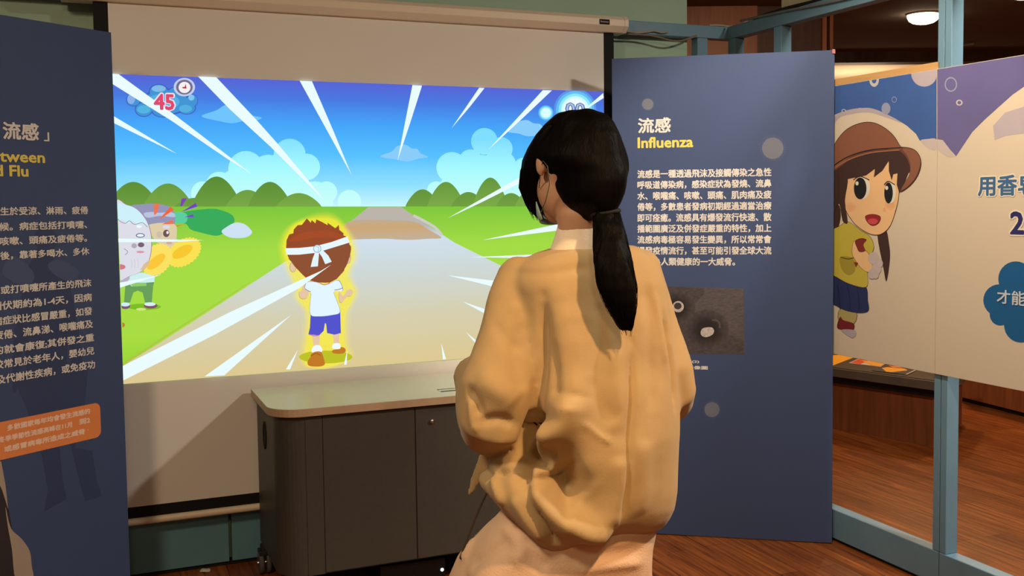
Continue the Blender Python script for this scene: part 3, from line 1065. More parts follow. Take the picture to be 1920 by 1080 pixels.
# white speed lines
for pts in ([(208, 139), (222, 139.5), (330, 218), (437, 300), (472, 327), (424, 297), (320, 226), (209, 157)],
            [(371, 144), (405, 145.5), (480, 225), (520, 270), (597, 362), (606, 376), (586, 355), (506, 275), (430, 205)],
            [(561, 152), (584, 153), (625, 248), (658, 328), (615, 250)], [(772, 160), (790, 161), (768, 230), (744, 302)], [(897, 165), (907, 165.5), (880, 200), (845, 241)],
            [(1016, 169.5), (1033, 170), (975, 225), (914, 281)], [(1129, 175), (1130, 184), (1085, 213)], [(211, 217), (213, 231), (332, 289)], [(974, 332), (990, 335), (900, 380), (838, 409)],
            [(1045, 420), (1045, 432), (903, 450)], [(1000, 477), (1000, 484), (880, 482)], [(935, 527), (935, 540), (838, 516)], [(925, 585), (925, 597), (866, 565)], [(900, 645), (896, 650), (872, 622)],
            [(829, 673), (835, 673), (826, 643)], [(229, 686), (430, 585), (560, 526), (600, 508), (620, 496), (560, 540), (400, 628), (230, 713)], [(383, 705), (420, 703), (545, 590)],
            [(535, 692), (543, 692), (558, 655)], [(644, 683), (649, 683), (650, 655)], [(220, 447), (220, 454), (340, 453), (382, 450)], [(223, 530), (225, 539), (302, 515)]):
    a = Print(SCREEN, OFF0 + .0095)
    a.poly([(max(x, 205.6 + (y - 100) * .0385), y) for x, y in pts], g_white)
    a.build('picture_speed_line', pic)

# ------------------------------------------------------------------ printed boards
NAVY = mat('navy_board_print', (.051, .083, .203), .62, .05, 1.5)
EDGEW = mat('white_foam_edge', S(190, 190, 196), .7)
INK = mat('white_print', (.80, .77, .74), .6, .02)
YINK = mat('yellow_print', S(236, 218, 104), .6, .02)
SHADE = mat('dark_navy_print', (.036, .060, .155), .62, .05)
FAINT = mat('grey_blue_print', (.17, .185, .25), .6, .03)
FAINT2 = mat('dim_blue_print', (.066, .10, .225), .6, .03)


def board(pl, name, label, cat, u0, u1, z0, z1, th=.012):
    t_ = thing(name, label, cat, pl.pt((u0 + u1) / 2, z0, -th / 2))
    MB().span(pl, u0, u1, z0, z1, -th, 0).build('board', NAVY, t_, bevel=.001)
    return t_


# board on the right: Influenza
ru0, ru1 = RPANEL.uz(1147, 110)[0], 0
rt = RPANEL.uz(1355, 102)[1]
rb = board(RPANEL, 'information_board', 'tall navy information board headed Influenza standing behind the person in the tan jacket', 'information board', ru0, ru1, .004, rt)
a = Print(RPANEL, .0004)


def virus(x, y, r, spikes=True):
    if spikes:
        pts = []
        for i in range(72):
            k = r * (1.38 if i % 2 else 1.04)
            pts.append((x + k * math.cos(PI * i / 36), y + k * math.sin(PI * i / 36)))
        a.poly(pts, FAINT2)
    a.poly(circ(x, y, r * 1.0), FAINT)


for v_ in ((1214.5, 195.5, 10.5), (1449, 278, 20), (1335, 768, 14)):
    a = Print(RPANEL, .0004)
    virus(*v_)
    a.build('printed_virus', rb)
mb = MB()
letter(mb, RPANEL, '流感', (1196, 249.5), (1258, 249.5), 29, .0008, 0, .028)
mb.build('heading', INK, rb)
mb = MB()
letter(mb, RPANEL, 'Influenza', (1195.5, 277.5), (1300, 277), 21, .0008, 0, .03)
mb.build('subheading', YINK, rb)
mb = MB()
rows = ['流感是一種透過飛沫及接觸傳染之急性', '呼吸道傳染病，感染症狀為發燒、流鼻', '水、喉嚨痛、咳嗽、頭痛、肌肉痛及疲', '倦等，多數患者發病初期經過適當治療', '即可痊癒。流感具有爆發流行快速、散', '播範圍廣泛及併發症嚴重的特性，加上', '流感病毒極容易發生變異，所以常常會', '爆發疫情流行，甚至可能引發全球大流', '行，為人類健康的一大威脅。']
FL, FRr = (1195, 333.5), (1446.5, 331.5)
for k, row in enumerate(rows):
    yl = 333.5 + k * 20.75
    yr = 331.5 + k * 20.75
    xe = 1446.5 if len(row) == 17 else 1195 + (1446.5 - 1195) * (len(row) - .6) / 17
    letter(mb, RPANEL, row, (1195, yl), (xe, yr), 15.8, .0008, 0, .03)
mb.build('body_text', INK, rb)
DKG = [mat('micrograph_grey_%d' % i, c, .6, .3, 60, stretch=(1, 1, 2.5)) for i, c in enumerate([(.10, .085, .095), (.074, .062, .07), (.05, .042, .047), (.03, .025, .028), (.018, .015, .017)])]
HALOS = [mat('micrograph_halo_%d' % i, tuple(c * (1 - i / 11) + d_ * i / 11 for c, d_ in zip((.074, .062, .07), (.014, .012, .014))), .6, .3, 60) for i in range(11)]
PAR = mat('micrograph_particle', (.55, .49, .49), .6, .3, 120)
a = Print(RPANEL, .0006)
qd = [(1197, 535), (1394, 541), (1396, 664), (1197, 664)]
a.poly(qd, DKG[0])


def inside(pts):
    def yt(x): return 535 + (x - 1197) * 6 / 197
    return [(min(max(x, 1197.5), 1394.5), min(max(y, yt(x) + .5), 663.5)) for x, y in pts]


a.poly(inside(spline([(1197, 536), (1320, 540), (1290, 590), (1350, 620), (1396, 640), (1396, 664), (1197, 664)], 4)), DKG[1])
for cx, cy, r in ((1325, 618, 40), (1268, 576, 34)):
    for i in range(11):
        k = 1.05 - .06 * i
        a.poly(inside(circ(cx, cy, r * k, r * k * .9)), HALOS[i])
z5 = Zm(1240, 520, 5.683)
a.poly(z5(spline([(420, 580), (440, 545), (490, 532), (540, 535), (562, 565), (550, 605), (500, 632), (455, 635), (425, 612)], 4)), PAR)
a.poly(z5(circ(180, 312, 60, 60)), PAR)
a.poly(z5(circ(176, 305, 40, 36)), DKG[2])
a.line(z5([(540, 455), (590, 460), (620, 490), (622, 540)]), 3, DKG[0])
a.build('micrograph_print', rb)
mb = MB()
letter(mb, RPANEL, '電子顯微鏡(2)', (1235, 680.5), (1311, 681), 6.5, .0008, 0, .03)
letter(mb, RPANEL, '流感病毒影像圖', (1235, 692), (1327, 692.5), 7, .0008, 0, .03)
mb.build('caption', INK, rb)
pin = RPANEL.pt(-.004, rt - .006, .002)
MB().obox(pin, RPANEL.D * .006, RPANEL.N * .004, Vector((0, 0, .009))).build('corner_clip', mat('pink_clip', S(190, 120, 120), .5), rb)

# board on the left: cold and flu
lt = LPANEL.uz(203, 60)[1]
lb = board(LPANEL, 'information_board', 'tall navy information board with an orange box at the left edge of the photo', 'information board', -.92, 0, .004, lt)
a = Print(LPANEL, .0004)
za_ = Zm(0, 540, 2)
zz = Zm(0, 370, 3)
# two dark figures printed in the background
a.blob([(40, 560), (48, 510), (70, 470), (62, 450), (74, 428), (98, 430), (108, 455), (96, 478), (122, 505), (136, 560), (150, 640), (158, 720), (140, 730), (128, 640), (124, 720), (118, 760), (60, 770), (50, 700), (44, 640), (36, 720), (24, 730), (26, 640)], SHADE)
a.poly(za_([(50, 330), (200, 300), (330, 300), (320, 420), (280, 600), (345, 610), (362, 720), (382, 780), (320, 800), (300, 730), (265, 590), (215, 440), (200, 440), (225, 620), (235, 720), (250, 790), (165, 840), (180, 760), (160, 640), (100, 450)]), SHADE)
a.blob(zz([(60, 330), (140, 370), (190, 430), (180, 480), (130, 500), (60, 470), (10, 420)]), FAINT2)
a.blob(zz([(270, 380), (330, 350), (430, 400), (440, 440), (380, 470), (300, 430)]), FAINT2)
a.build('printed_silhouettes', lb)
a = Print(LPANEL, .0010)
PALE = mat('pale_coat_print', S(176, 160, 144), .6, .06)
DKP = mat('dark_coat_print', S(52, 46, 48), .6, .06)
a.poly(za_(spline([(-60, 640), (-10, 620), (8, 660), (16, 740), (30, 820), (44, 900), (60, 1000), (70, 1090), (-60, 1090)], 4)), DKP)
a.poly(za_(spline([(20, 820), (40, 900), (80, 940), (110, 985), (118, 1040), (122, 1095), (60, 1095), (44, 980), (28, 890)], 4)), PALE)
a.poly(za_([(-40, 650), (4, 650), (20, 740), (30, 830), (8, 760), (-10, 720), (-40, 740)]), PALE)
a.build('printed_coat', lb)
mb = MB()
letter(mb, LPANEL, '流感', (5, 264), (73, 261.5), 33, .0016, 0, .03)
letter(mb, LPANEL, '」', (82, 265.5), (92, 264.5), 17, .0016, 0, .02)
mb.build('heading', INK, lb)
mb = MB()
letter(mb, LPANEL, 'Between', (-36, 306), (84, 303), 22, .0016, 0, .03)
letter(mb, LPANEL, 'and Flu', (-42, 333), (53, 329), 22, .0016, 0, .03)
mb.build('subheading', YINK, lb)
mb = MB()
left_rows = [('生於受涼、淋雨、疲倦', 0, 403, 165, 402.5, 15.5), ('候。病症包括打噴嚏、', -2, 433, 163, 428.5, 15.5), ('咳嗽、頭痛及疲倦等。', -1, 461, 163, 453, 15.5), ('後，靠著多喝水、多休', 0, 488.5, 167, 478, 15.5),
             ('或打噴嚏所產生的飛沫', -6 + 7, 553, 171, 537, 16), ('潛伏期約為1-4天，因病', -16, 584, 172, 564.5, 16.5), ('病症狀比感冒嚴重，如發', -14, 611.5, 172.5, 591, 16.5), ('疲倦、流鼻涕、喉嚨痛及', -12, 638, 174, 614.5, 16.5), ('的就會康復;其併發之重', -12, 666, 176, 641, 16.5), ('較常見於老年人，嬰幼兒', -12, 692.5, 176.5, 666, 16.5), ('及代謝性疾病，或免疫功', -8, 720, 178, 692.5, 17)]
for part_ in (left_rows[:4], left_rows[4:]):
    mb = MB()
    for s_, xl, yl, xr, yr, h in part_:
        letter(mb, LPANEL, s_, (xl, yl), (xr, yr), h, .0016, 0, .026)
    mb.build('paragraph', INK, lb)
a = Print(LPANEL, .0012)
ORP = mat('orange_print', S(240, 146, 84), .6, .05)
u1_, zt_ = LPANEL.uz(187, 754)
_, zb__ = LPANEL.uz(187, 819)
u0_ = -.5
mb = MB()
rr = .022
pts = []
for cxu, cz, a0 in ((u1_ - rr, zt_ - rr, 0), (u0_ + rr, zt_ - rr, PI / 2), (u0_ + rr, zb__ + rr, PI), (u1_ - rr, zb__ + rr, 1.5 * PI)):
    for i in range(8):
        t_ = a0 + PI / 2 * i / 7
        pts.append(LPANEL.pt(cxu + rr * math.cos(t_), cz + rr * math.sin(t_), .0012))
mb.add(pts, [tuple(range(len(pts)))])
note = mb.build('orange_box', ORP, lb)
OINK = mat('pale_orange_print', S(252, 218, 196), .6, .03)
mb = MB()
zo = Zm(0, 720, 6.75)
for s_, l_, r_ in (('多數國家每年均會發生流感的', (88, 595), (1138, 378)), ('冬季季節性流感高峰在11月', (-20, 752), (910, 545)), ('到2', (1000, 520), (1140, 490)), ('或感冒病毒所造成之威脅', (50, 860), (1075, 640))):
    letter(mb, LPANEL, s_, zo([l_])[0], zo([r_])[0], 11.5, .0016, 0, .045)
mb.add([LPANEL.at(x, y, .0016) for x, y in circ(165, 806, .9)][::-1], [tuple(range(28))])
mb.build('box_text', OINK, note)

# ------------------------------------------------------------------ the mural on the right frame
MUR = Plane(FRAME.P + FRAME.N * .010, DR)
PAPER = mat('cream_mural_print', S(214, 198, 178), .6, .04, 1.2)
MBLUE = mat('mural_blue_print', S(62, 94, 160), .6, .12, 2.5)
MVIO = mat('mural_violet_print', S(104, 98, 150), .6, .12, 2.5)
LILAC = mat('mural_lilac_print', S(180, 168, 178), .6, .08, 4)
LILAC2 = mat('mural_pale_lilac_print', S(196, 182, 180), .6, .06, 5)
BUB = mat('mural_bubble_print', S(150, 156, 186), .6, .05)
BUBD = mat('mural_bubble_rim_print', S(196, 190, 190), .6, .05)
mt = MUR.uz(1660, 145)[1]
mt = (MUR.uz(1566, 160)[1] + MUR.uz(1757, 130)[1]) / 2
mz = (MUR.uz(1566, 663)[1] + MUR.uz(1757, 703)[1]) / 2
uj2 = MUR.uz(1757, 300)[0]
m1 = thing('mural_board', 'mural board with the cartoon girl in a brown hat, hung on the blue frame', 'mural board', MUR.pt(.2, mz, -.004))
MB().span(MUR, -.38, uj2 - .001, mz, mt, -.008, 0).build('board', PAPER, m1, bevel=.001)
m2 = thing('mural_board', 'mural board with a blue cloud badge and Chinese writing at the right edge', 'mural board', MUR.pt(1.1, mz, -.004))
MB().span(MUR, uj2 + .001, 1.9, mz, mt, -.008, 0).build('board', PAPER, m2, bevel=.001)
bt = MB().span(MUR, -.38, uj2 - .004, mt + .0004, mt + .026, -.008, .0)
tag(bt.build('wooden_batten', mat('tan_batten', S(206, 160, 104), .6, .12, 5, stretch=(1, 1, 12))), 'tan wooden batten along the top of the mural board with the girl', 'batten')
MUR2 = MUR
zg = Zm(1540, 180, 2.35)
zs = Zm(1540, 0, 3.6)
ytop = lambda x: px_of(MUR.pt(MUR.uz(x, 140)[0], mt - .001))[1]
lim = lambda pts, xa, xb: [(min(max(x, xa), xb), max(y, ytop(min(max(x, xa), xb)) + .4)) for x, y in pts]
a = Print(MUR, .0003)
a.poly(lim([(1480, 100)] + [(x, 0) for x in range(1500, 1757, 16)] + [(1756.3, 100), (1756.3, 262)] + zs([(725, 945), (665, 950), (640, 905), (580, 850), (500, 800), (430, 770), (330, 735), (260, 728), (150, 750), (80, 780)]) + [(1480, 240)], 1480, 1756.3), MBLUE)
a.blob(lim(zs([(85, 790), (170, 745), (290, 728), (370, 740), (480, 790), (540, 830), (430, 790), (330, 760), (230, 765), (130, 790), (85, 840)]), 1480, 1756.3), LILAC)
a.blob(zs([(670, 950), (720, 938), (775, 940), (775, 1010), (720, 1000)]), LILAC2)
a.poly(lim(zs(circ(695, 495, 88, 90)), 1480, 1756.2), LILAC)


def bubble(x, y, rx, ry, k=.66, inner=None):
    a.poly(lim(zs(circ(x, y, rx, ry)), 1480, 1900), BUBD if k < .7 else BUB)
    a.poly(lim(zs(circ(x, y, rx * k, ry * k)), 1480, 1900), inner or MBLUE)


bubble(357, 540, 32, 46, .5)
bubble(437, 733, 30, 40, .75, BUB)
bubble(493, 672, 17, 20, .8)
bubble(152, 748, 15, 12, .6)
a.build('printed_sky', m1)
# the girl
a = Print(MUR, .0012)
K = lambda n, r, g, b: mat('mural_' + n, S(r, g, b), .6, .05, 6)
HAT, HATD, HAIRP, FACE, FACED, LN = K('hat_brown', 138, 88, 66), K('hat_band', 108, 66, 50), K('hair_brown', 66, 42, 36), K('skin', 236, 190, 140), K('blush', 230, 170, 124), K('outline', 44, 28, 24)
FACED2 = K('pale_blush', 233, 181, 132)
SHIRT, SHIRTD, BOW, SKIRT, SKIRTD, SOCK, SHOE = K('yellow_shirt', 196, 178, 66), K('shirt_fold', 164, 146, 50), K('red_bow', 132, 42, 38), K('navy_skirt', 38, 46, 96), K('skirt_fold', 26, 32, 70), K('sock', 176, 160, 104), K('red_shoe', 118, 30, 36)
EYE_, WHT_, MOUTH, TONG = K('eye_black', 26, 22, 24), K('white', 226, 220, 206), K('mouth_red', 150, 36, 44), K('tongue', 206, 72, 80)


def shape(pts, m, n=4, outline=.7, smooth=True):
    q = zg(spline(pts, n) if smooth else pts)
    if outline:
        cx_, cy_ = sum(p[0] for p in q) / len(q), sum(p[1] for p in q) / len(q)
        a.poly([(x + outline * (x - cx_) / (math.hypot(x - cx_, y - cy_) or 1), y + outline * (y - cy_) / (math.hypot(x - cx_, y - cy_) or 1)) for x, y in q], LN)
    a.poly(q, m)


shape([(250, 590), (285, 590), (298, 650), (302, 720), (288, 815), (275, 760), (262, 690), (252, 640)], HAIRP)
shape([(20, 500), (75, 480), (85, 530), (70, 590), (40, 640), (10, 600)], HAIRP)
shape([(85, 940), (155, 950), (142, 1005), (80, 990)], SOCK, 3)
shape([(85, 975), (100, 990), (142, 1003), (140, 1030), (100, 1030), (72, 1018)], SHOE, 4)
a.poly(zg(spline([(90, 1030), (140, 1030), (156, 1045), (140, 1066), (110, 1050)], 4)), LILAC)
shape([(20, 790), (120, 815), (195, 840), (205, 900), (208, 945), (170, 955), (110, 945), (60, 920), (20, 910)], SKIRT, 4)
for x in (80, 125, 165):
    a.line(zg([(x - 10, 830), (x, 880), (x + 4, 940)]), 1.6, SKIRTD)
shape([(20, 620), (80, 575), (120, 555), (170, 590), (215, 620), (232, 660), (225, 690), (200, 740), (205, 790), (198, 842), (120, 825), (55, 790), (20, 780)], SHIRT, 4)
a.blob(zg([(85, 710), (140, 715), (150, 770), (120, 790), (90, 760)]), SHIRTD)
a.line(zg([(85, 710), (120, 718), (145, 712)]), 1.4, LN)
shape([(145, 640), (170, 660), (205, 690), (222, 720), (225, 760), (205, 775), (175, 755), (150, 720), (138, 690)], FACE, 4)
for x, y, rx, ry in ((232, 715, 22, 26), (245, 760, 20, 26), (225, 785, 16, 20), (258, 738, 14, 18), (240, 790, 14, 14)):
    a.poly(zg(circ(x, y, rx + 1.5, ry + 1.5)), LILAC)
    a.poly(zg(circ(x, y, rx, ry)), LILAC2)
shape([(152, 640), (178, 628), (200, 635), (185, 655), (195, 680), (170, 685), (160, 665)], BOW, 3, .8)
a.poly(zg([(145, 730), (165, 735), (155, 756)]), BOW)
shape([(95, 340), (120, 300), (200, 270), (300, 290), (345, 350), (342, 440), (330, 500), (305, 570), (270, 605), (230, 610), (185, 590), (140, 550), (105, 480)], FACE, 5)
a.poly(zg(circ(130, 490, 26, 22)), FACED2)
a.poly(zg(circ(130, 490, 17, 14)), FACED)
a.poly(zg(circ(306, 480, 24, 22)), FACED2)
a.poly(zg(circ(306, 480, 15, 14)), FACED)
# hair
shape([(10, 330), (60, 300), (110, 310), (118, 380), (105, 460), (118, 555), (95, 545), (80, 470), (50, 520), (10, 500)], HAIRP, 3, .8)
shape([(45, 330), (90, 270), (180, 240), (280, 235), (370, 235), (408, 300), (402, 340), (385, 335), (360, 400), (345, 425), (335, 390), (338, 340), (318, 345), (312, 370), (300, 330), (300, 285), (270, 330), (235, 358), (240, 320), (200, 350), (150, 360), (110, 368), (70, 360)], HAIRP, 2, .6, False)
# hat
shape([(45, 325), (120, 265), (230, 230), (330, 225), (400, 232), (432, 260), (440, 300), (425, 350), (390, 395), (350, 420), (370, 380), (395, 330), (375, 268), (330, 238), (240, 245), (140, 275), (60, 330)], HATD, 4, 1)
shape([(360, 232), (410, 238), (436, 270), (436, 310), (410, 370), (355, 415), (395, 330), (385, 270)], HAT, 4, 0)
shape([(40, 270), (70, 200), (120, 145), (190, 118), (250, 125), (310, 165), (345, 215), (352, 235), (250, 235), (150, 258), (50, 318)], HAT, 4, 1.2)
a.line(zg([(50, 312), (120, 268), (220, 238), (355, 228)]), 2.2, LN)
a.line(zg([(50, 326), (120, 282), (220, 250), (345, 238)]), 2.0, K('hat_trim', 164, 108, 78))
# eyes, mouth, nose
for x, y, rx, ry in ((178, 405, 34, 50), (303, 425, 23, 48)):
    a.poly(zg(circ(x + 6, y, rx, ry)), WHT_)
    a.poly(zg(circ(x - 4, y + 2, rx * .82, ry * .96)), EYE_)
    a.poly(zg(circ(x - 18 * rx / 34, y - 20, 7, 9)), WHT_)
    a.line(zg([(x - rx, y - ry * .7), (x - 5, y - ry * 1.02), (x + rx * 1.05, y - ry * .7)]), 1.8, LN)
shape([(198, 530), (230, 522), (262, 532), (255, 558), (230, 570), (208, 556)], MOUTH, 4, .8)
a.poly(zg(circ(230, 552, 22, 13)), TONG)
a.poly(zg(circ(281, 500, 5, 9)), FACED)
a.build('printed_girl', m1)

a = Print(MUR, .0003)
P2 = 1757.4
a.poly(lim([(P2, 50)] + [(x, 0) for x in range(1762, 1940, 16)] + [(1940, 140)] + zs([(1368, 585), (1290, 640), (1200, 720), (1100, 810), (1020, 890), (960, 980), (910, 1055), (870, 1010), (820, 945), (782, 940)]) + [(P2, 262)], P2, 1960), MVIO)
a.poly(zs([(1160, 850), (1240, 760), (1368, 720), (1368, 900), (1250, 915), (1170, 945)]), LILAC)
a.poly(zs([(783, 945), (820, 945), (870, 1010), (905, 1058), (850, 1060), (783, 1010)]), LILAC2)
bubble(875, 570, 42, 50, .82, MVIO)
bubble(932, 693, 22, 20, .6, MVIO)
a.build('printed_sky', m2)
a = Print(MUR, .0008)
BADGE = K('cloud_blue', 22, 92, 150)
for x, y, r in ((1905, 523, 33), (1874, 563, 30), (1876, 590, 20), (1940, 560, 55), (1915, 610, 32), (1950, 600, 40)):
    a.poly(circ(x, y, r, r * 1.0), BADGE)
a.build('cloud_badge', m2)
HALO = mat('white_halo_print', S(232, 220, 200), .6, .02)
mb = MB()
TB, TB2 = K('steel_blue_letter', 62, 104, 152), K('indigo_letter', 42, 40, 104)
for dx, dy, o_, b_, mi in ((0, 0, .0012, .10, 0), (0, 0, .0018, .03, 1)):
    letter(mb, MUR, '用香皂', (1834 - (2.5 if not mi else 0), 366 + (2.5 if not mi else 0)), (1946 + (2.5 if not mi else 0), 369 + (2.5 if not mi else 0)), 40 + (5 if not mi else 0), o_, mi, b_)
mb.build('lettering', [HALO, TB, TB2], m2)
mb = MB()
for dx, dy, o_, b_, mi in ((0, 0, .0012, .08, 0), (0, 0, .0018, .03, 2)):
    letter(mb, MUR, '2', (1894 - (3 if not mi else 0), 440 + (3 if not mi else 0)), (1921 + (3 if not mi else 0), 440 + (3 if not mi else 0)), 44 + (6 if not mi else 0), o_, mi, b_)
mb.build('numeral', [HALO, TB, TB2], m2)
mb = MB()
letter(mb, MUR, '才能', (1870, 570), (1924, 573), 27, .0030, 0, .02)
mb.build('badge_text', mat('pale_badge_letter', S(196, 206, 222), .6, .02), m2)
# ------------------------------------------------------------------ the person
SKINM = mat('skin', (.56, .32, .21), .5, .06, 30, .06, 500)
TAN = mat('tan_cotton', (.48, .335, .158), .8, .04, 10, .08, 300, sheen=.15)
PINK = mat('pink_beige_cotton', (.86, .60, .40), .8, .05, 14, .2, 260)
KNIT = mat('cream_knit', (.95, .82, .66), .85, .03, 20, .2, 400)
HAIRM = mat('black_hair', (.0032, .0026, .0026), .5, .4, 40, .4, 160, stretch=(1, 1, .12), spec=.035)
LOOPM = mat('grey_loop', (.10, .13, .12), .8)
MASKM = mat('pale_teal_mask', (.34, .48, .45), .75, .04, 30)
SHOEM = mat('white_trainers', (.62, .6, .57), .6, .05)
CORD = mat('dark_cord', S(70, 58, 44), .8)
Z = Vector((0, 0, 1))
D0 = 2.06
mpp = lambda d: d / FPX


def axes(deg):
    """right and forward vectors of something turned deg to its left from facing away"""
    a = math.radians(deg)
    f = Vector((-math.sin(a), math.cos(a), 0))
    return Vector((f.y, -f.x, 0)), f


RB, FB = axes(20)
RH, FH = axes(37)


def hring(y, xl, xr, b, d, ax, n=40, ex=2.3, yf=None):
    """level ring whose outline from the hall runs from column xl to xr at row y"""
    r, f = ax
    c = W((xl + xr) / 2, y, d)
    hw = (xr - xl) / 2 * mpp(d)
    b = min(b, hw / max(.05, abs(f.x)) * .9)
    a_ = math.sqrt(max(1e-5, hw * hw - (f.x * b) ** 2)) / r.x
    pts = []
    for i in range(n):
        t = 2 * PI * i / n
        cs, sn = math.cos(t), math.sin(t)
        p = c + r * (a_ * math.copysign(abs(cs) ** (2 / ex), cs)) + f * (b * math.copysign(abs(sn) ** (2 / ex), sn))
        if yf:
            p.z += yf(p)
        pts.append(p)
    return pts


def ptube(mb, rows, n=20, flat=None):
    """tube through (column, row, depth, radius in pixels)"""
    mb.tube([W(x, y, d) for x, y, d, r in rows], [r * mpp(d) for x, y, d, r in rows], n, flat=flat)


def sculpt(me, strokes):
    """press folds into a mesh: each stroke is a line of pixels dropped on to the surface, a width and a depth"""
    n = len(me.vertices)
    co = np.empty(n * 3)
    me.vertices.foreach_get('co', co)
    co = co.reshape(-1, 3)
    no = np.empty(n * 3)
    me.vertices.foreach_get('normal', no)
    no = no.reshape(-1, 3)
    bvh = BVHTree.FromPolygons([tuple(c) for c in co], [tuple(p.vertices) for p in me.polygons])
    disp = np.zeros(n)
    for pts, wpx, amt in strokes:
        line = []
        for x, y in spline(pts, 6, False):
            h = bvh.ray_cast(EYE, ray(x, y).normalized(), 6)
            if h[0] is not None:
                line.append(np.array(h[0]))
        if len(line) < 2:
            continue
        wd = wpx * mpp(D0)
        best = np.full(n, 1e9)
        tb = np.zeros(n)
        for k in range(len(line) - 1):
            a_, b_ = line[k], line[k + 1]
            ab = b_ - a_
            t_ = np.clip(((co - a_) @ ab) / (ab @ ab + 1e-12), 0, 1)
            dd = np.linalg.norm(co - a_ - t_[:, None] * ab, axis=1)
            u = dd < best
            best[u] = dd[u]
            tb[u] = (k + t_[u]) / (len(line) - 1)
        fade = np.clip(np.minimum(tb, 1 - tb) / .18, .25, 1)
        disp += amt * .001 * fade * np.exp(-(best / wd) ** 2)
    co = co + no * disp[:, None]
    me.vertices.foreach_set('co', co.ravel())
    me.update()


def ripple(me, amt, scale, stretch=(1, 1, 1)):
    n = len(me.vertices)
    co = np.empty(n * 3)
    me.vertices.foreach_get('co', co)
    co = co.reshape(-1, 3)
    no = np.empty(n * 3)
    me.vertices.foreach_get('normal', no)
    no = no.reshape(-1, 3)
    q = co * (np.array(stretch) * scale)
    k = np.array([noise.noise(Vector(p)) for p in q])
    me.vertices.foreach_set('co', (co + no * (amt * k)[:, None]).ravel())
    me.update()


def to_local(me, org):
    me.transform(Matrix.Translation(-org))
    return me


foot = W(1150, 1010, 2.12)
root = thing('person', 'person with a black ponytail in a loose tan jacket, standing with back to the camera', 'person', (foot.x - .06, foot.y - .02, 0))
ORG = origin(root)

# ---- body: one surface
bd = MB()
hipR, hipL = W(1128, 1005, 2.11), W(1040, 1005, 2.06)
kneeR = hipR + Vector((.015, .05, -.39))
ankR = Vector((kneeR.x + .01, kneeR.y - .03, .075))
thL = Vector((-.5, .46, -.73)).normalized()
kneeL = hipL + thL * .40
shL = Vector((.16, -.30, -.94)).normalized()
ankL = kneeL + shL * .37
pel = (hipR + hipL) / 2
chest = W(1110, 640, 2.06)
bd.tube([hipR, hipR.lerp(kneeR, .4), kneeR, kneeR.lerp(ankR, .35), ankR], [.078, .068, .048, .05, .032], 18)
bd.tube([hipL, hipL.lerp(kneeL, .4), kneeL, kneeL.lerp(ankL, .35), ankL], [.078, .068, .048, .05, .032], 18)
for ank, tip in ((ankR, Vector((-.3, .95, 0)).normalized() * .15), (ankL, Vector((-.35, .75, -.55)).normalized() * .15)):
    bd.tube([ank + Vector((0, 0, -.02)) - tip * .2, ank + tip * .45 + Vector((0, 0, -.035)), ank + tip + Vector((0, 0, -.048))], [.036, .034, .024], 14)
bd.ball(pel + Z * .04, (.13, .09, .10), axes=(RB, FB, Z))
bd.tube([pel + Z * .05, pel.lerp(chest, .5), chest, W(1108, 545, 2.07)], [.09, .085, .10, .09], 24, flat=(FB, .85))
bd.ball(W(1108, 530, 2.07), (.125, .068, .065), axes=(RB, FB, Z))
bd.tube([W(1104, 500, 2.06), W(1090, 440, 2.045), W(1086, 395, 2.035)], [.052, .045, .046], 20)
HC = W(1077, 318, 2.035)                  # middle of the head
hl = lambda x, y, z: HC + RH * x + FH * y + Z * z
bd.ball(hl(0, -.012, .012), (.064, .080, .082), 28, 18, axes=(RH, FH, Z))
bd.ball(hl(0, .022, -.035), (.060, .066, .070), 24, 14, axes=(RH, FH, Z))
bd.ball(hl(0, .048, -.082), (.034, .034, .026), 18, 10, axes=(RH, FH, Z))
bd.tube([hl(0, .078, .018), hl(0, .094, -.012), hl(0, .098, -.030)], [.007, .009, .012], 10)
bd.tube([hl(-.02, .086, -.060), hl(0, .092, -.060), hl(.02, .086, -.060)], [.006, .008, .006], 8)
for s_ in (-1, 1):
    bd.ball(hl(.075 * s_, .010, .010), (.009, .013, .024), 16, 10, axes=(RH, FH, Z))
    bd.tube([hl(.012 * s_, .083, .030), hl(.03 * s_, .080, .034), hl(.05 * s_, .066, .030)], .006, 8)
armL = [W(990, 530, 2.05), W(952, 625, 2.005), W(938, 765, 1.995), W(915, 745, 2.15), W(898, 712, 2.27)]
armR = [W(1205, 520, 2.11), W(1232, 620, 2.11), W(1258, 725, 2.10), W(1250, 758, 2.20), W(1236, 770, 2.33)]
for arm in (armL, armR):
    bd.tube(arm, [.036, .030, .030, .029, .024], 14)


def hand(base, d, side, up):
    """half-closed hand: palm, four curled fingers, thumb off the side"""
    d, up = d.normalized(), up.normalized()
    side = side.normalized()
    bd.ball(base + d * .045, (.045, .038, .015), 16, 10, axes=(d, side, up))
    bd.tube([base - d * .03, base + d * .01, base + d * .03], [.024, .024, .026], 12)
    for k, ln in enumerate((.92, 1.0, .95, .78)):
        s0 = base + d * .078 + side * (.030 - .020 * k)
        p1 = s0 + (d * .8 - up * .5) * (.034 * ln)
        p2 = p1 + (d * .1 - up * 1.0) * (.026 * ln)
        p3 = p2 + (-d * .75 - up * .5) * (.020 * ln)
        bd.tube([s0 - d * .015, s0, p1, p2, p3], [.009, .0092, .0085, .008, .007], 10)
    t0 = base + d * .015 + side * .030
    bd.tube([t0, t0 + d * .025 + side * .020 - up * .008, t0 + d * .052 + side * .018 - up * .026, t0 + d * .062 + side * .002 - up * .040], [.013, .0105, .0095, .008], 10)


